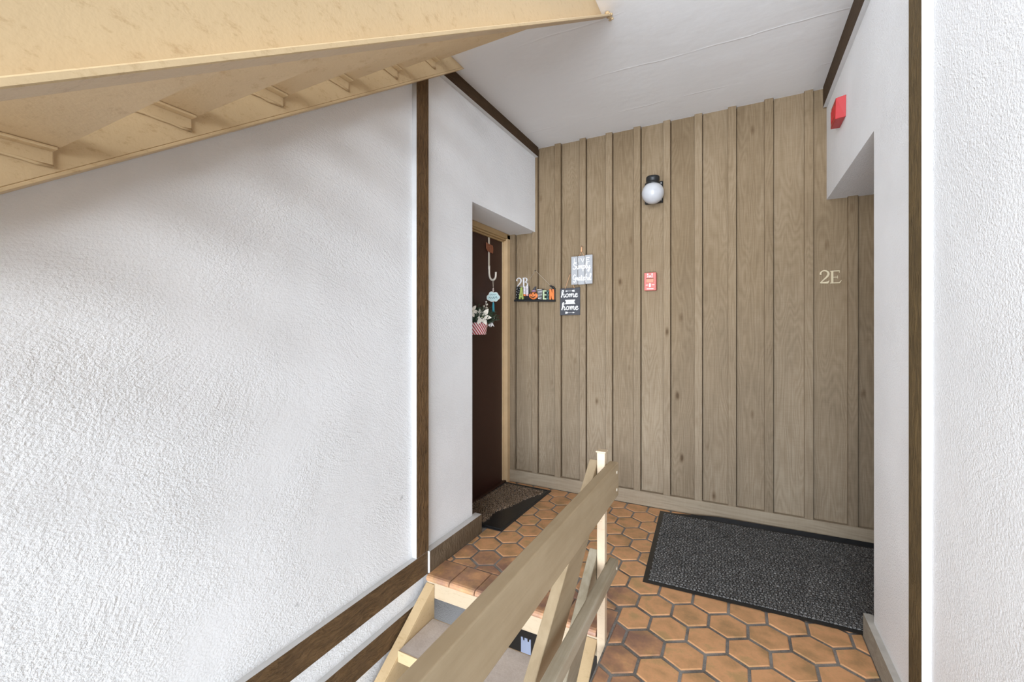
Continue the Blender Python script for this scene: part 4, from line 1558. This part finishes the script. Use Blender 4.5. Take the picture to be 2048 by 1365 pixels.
# ------------------------------------------------------------------ flower basket on the door
bk = empty('flower_basket', (-1.70, 2.695, 1.275), 'red and white striped basket of white poinsettias and greenery on brown door', 'basket')
BX, BY = -1.700, 2.695
bm = BM()
lathe(bm, [(0.070, 1.275), (0.074, 1.277), (0.086, 1.362), (0.086, 1.366), (0.080, 1.366), (0.070, 1.33)], (BX, BY, 0), 'Z', 28)
obj('basket', bm, M_candy, bk)
bm = BM()
random.seed(5)
for k in range(420):
    a = random.uniform(0, 6.283)
    rr_ = random.uniform(0, 0.075)
    p0 = Vector((BX + rr_ * math.cos(a) * 0.8, BY + rr_ * math.sin(a), 1.34))
    d = Vector((math.cos(a) * 0.6 + random.uniform(-0.2, 0.5), math.sin(a) * 0.9, random.uniform(0.35, 1.7))).normalized()
    ln = random.uniform(0.07, 0.155)
    p1 = p0 + d * ln
    if p1.x < -1.785: p1.x = -1.785
    tube(bm, [p0, (p0 + p1) / 2 + Vector((0, 0, 0.006)), p1], [0.0018, 0.0016, 0.0008], 3, cap=False)
    for t in (0.4, 0.55, 0.7, 0.85, 1.0):
        c = p0.lerp(p1, t)
        for s in (-1, 1):
            sd = d.orthogonal().normalized()
            sd.rotate(Matrix.Rotation(random.uniform(0, 6.28), 3, d))
            e = c + (sd * s + d * 0.9).normalized() * 0.026
            if e.x < -1.787: e.x = -1.787
            w2 = d.cross(sd).normalized() * 0.0036
            vs_ = [bm.verts.new(c - w2), bm.verts.new(c + w2), bm.verts.new(e)]
            bm.faces.new(vs_).material_index = random.choice((0, 0, 1))
obj('greenery', bm, [M_leaf, M_leaf2], bk, kind='stuff')


def petal_flower(c, nrm, size, n, name, mat):
    c, nrm = Vector(c), Vector(nrm).normalized()
    u = nrm.orthogonal().normalized()
    w = nrm.cross(u)
    bm = BM()
    for layer, (num, sc, lift, off) in enumerate(((n, 1.0, 0.10, 0.0), (n - 1, 0.65, 0.35, 0.5))):
        for k in range(num):
            a = 2 * math.pi * (k + off) / num + 0.3
            dr = u * math.cos(a) + w * math.sin(a)
            sd = nrm.cross(dr)
            L_ = size * sc * random.uniform(0.9, 1.1)
            prof = [(0.05, 0.03), (0.30, 0.17), (0.52, 0.24), (0.74, 0.17), (0.90, 0.07), (1.0, 0.0)]
            rows = []
            for t, h in prof:
                base = c + dr * L_ * t + nrm * L_ * lift * t * 1.2
                rows.append([bm.verts.new(base + sd * L_ * h), bm.verts.new(base - nrm * L_ * 0.05 * (1 - t)), bm.verts.new(base - sd * L_ * h)] if h > 0 else [bm.verts.new(base)])
            for ra, rb in zip(rows, rows[1:]):
                if len(rb) == 3:
                    bm.faces.new([ra[0], ra[1], rb[1], rb[0]])
                    bm.faces.new([ra[1], ra[2], rb[2], rb[1]])
                else:
                    bm.faces.new([ra[0], ra[1], rb[0]])
                    bm.faces.new([ra[1], ra[2], rb[0]])
    fl = obj(name, bm, mat, bk)
    bm = BM()
    for k in range(5):
        ball(bm, c + nrm * 0.006 + u * random.uniform(-0.006, 0.006) + w * random.uniform(-0.006, 0.006), 0.0035, 1)
    obj('flower_centre', bm, M_green, fl)


petal_flower((-1.605, 2.630, 1.402), (0.62, -0.78, 0.12), 0.066, 6, 'poinsettia', M_petal)
petal_flower((-1.640, 2.540, 1.440), (0.7, -0.7, 0.2), 0.055, 6, 'poinsettia', M_petal)
bm = BM()
for (x, y, z, r) in [(-1.66, 2.775, 1.455, 0.011), (-1.665, 2.79, 1.475, 0.009), (-1.655, 2.76, 1.44, 0.010), (-1.67, 2.80, 1.50, 0.009), (-1.66, 2.785, 1.425, 0.011), (-1.675, 2.765, 1.485, 0.008), (-1.672, 2.792, 1.520, 0.008)]:
    ball(bm, (x, y, z), r, 1)
    tube(bm, [(x, y, z), (BX + 0.01, BY + 0.03, 1.36)], 0.0012, 4, cap=False)
obj('berries', bm, M_petal, bk)
bm = BM()
for s in (-1, 1):
    for i in range(8):
        pass
loop = lambda sy: catmull([(-1.64, 2.80, 1.382), (-1.63, 2.80 + 0.03 * sy, 1.402), (-1.635, 2.80 + 0.038 * sy, 1.385), (-1.64, 2.80, 1.380)], 4)
for sy in (-1, 1):
    P = loop(sy)
    for a, b_ in zip(P, P[1:]):
        bm.faces.new([bm.verts.new(a + Vector((0.009, 0, 0.003))), bm.verts.new(b_ + Vector((0.009, 0, 0.003))), bm.verts.new(b_ + Vector((-0.009, 0, -0.003))), bm.verts.new(a + Vector((-0.009, 0, -0.003)))])
fr = Face2D((-1.637, 2.80, 1.38), (0.75, 0.66, 0), (0, 0, 1))
fr.poly(bm, [(-0.006, 0.0), (0.004, 0.0), (-0.004, -0.052), (-0.014, -0.036), (-0.026, -0.050)], -0.0008, 0.0008)
fr.poly(bm, [(-0.002, 0.0), (0.008, 0.0), (0.026, -0.048), (0.013, -0.037), (0.003, -0.050)], 0.001, 0.0024)
ball(bm, (-1.634, 2.80, 1.382), 0.008, 1)
obj('ribbon_bow', bm, M_ribbon, bk)
bm = BM()
for k in range(4):
    pts = catmull([(BX + 0.02 * k * 0.3, BY - 0.085 + 0.01 * k, 1.35), (-1.745, BY - 0.07 + 0.012 * k, 1.52), (-1.778, BY + 0.01, 1.665 + 0.012 * k), (-1.765, BY + 0.055 - 0.006 * k, 1.57), (BX, BY + 0.075, 1.35)], 6)
    tube(bm, [p + Vector((random.uniform(0, 0.003), random.uniform(-0.003, 0.003), 0)) for p in pts], 0.0026, 5)
obj('twig_handle', bm, M_twig, bk)

# ------------------------------------------------------------------ placard glimpsed at the lower level
bm = BM()
f = Face2D((-1.605, YB - 0.0005, -1.52), (1, 0, 0), (0, 0, 1))
f.poly(bm, [(-0.046, -0.20), (0.046, -0.20), (0.046, 0.165), (0.046, 0.19), (0.034, 0.19), (0.030, 0.166), (0.016, 0.166), (0.014, 0.19), (-0.012, 0.19), (-0.014, 0.166), (-0.026, 0.166), (-0.030, 0.19), (-0.046, 0.19)], 0.0, 0.006)
obj('placard', bm, M_white2, loc=(-1.605, YB - 0.0005, -1.72), label='bluish white notched plate on dark lower wall seen through stair gap', cat='sign')
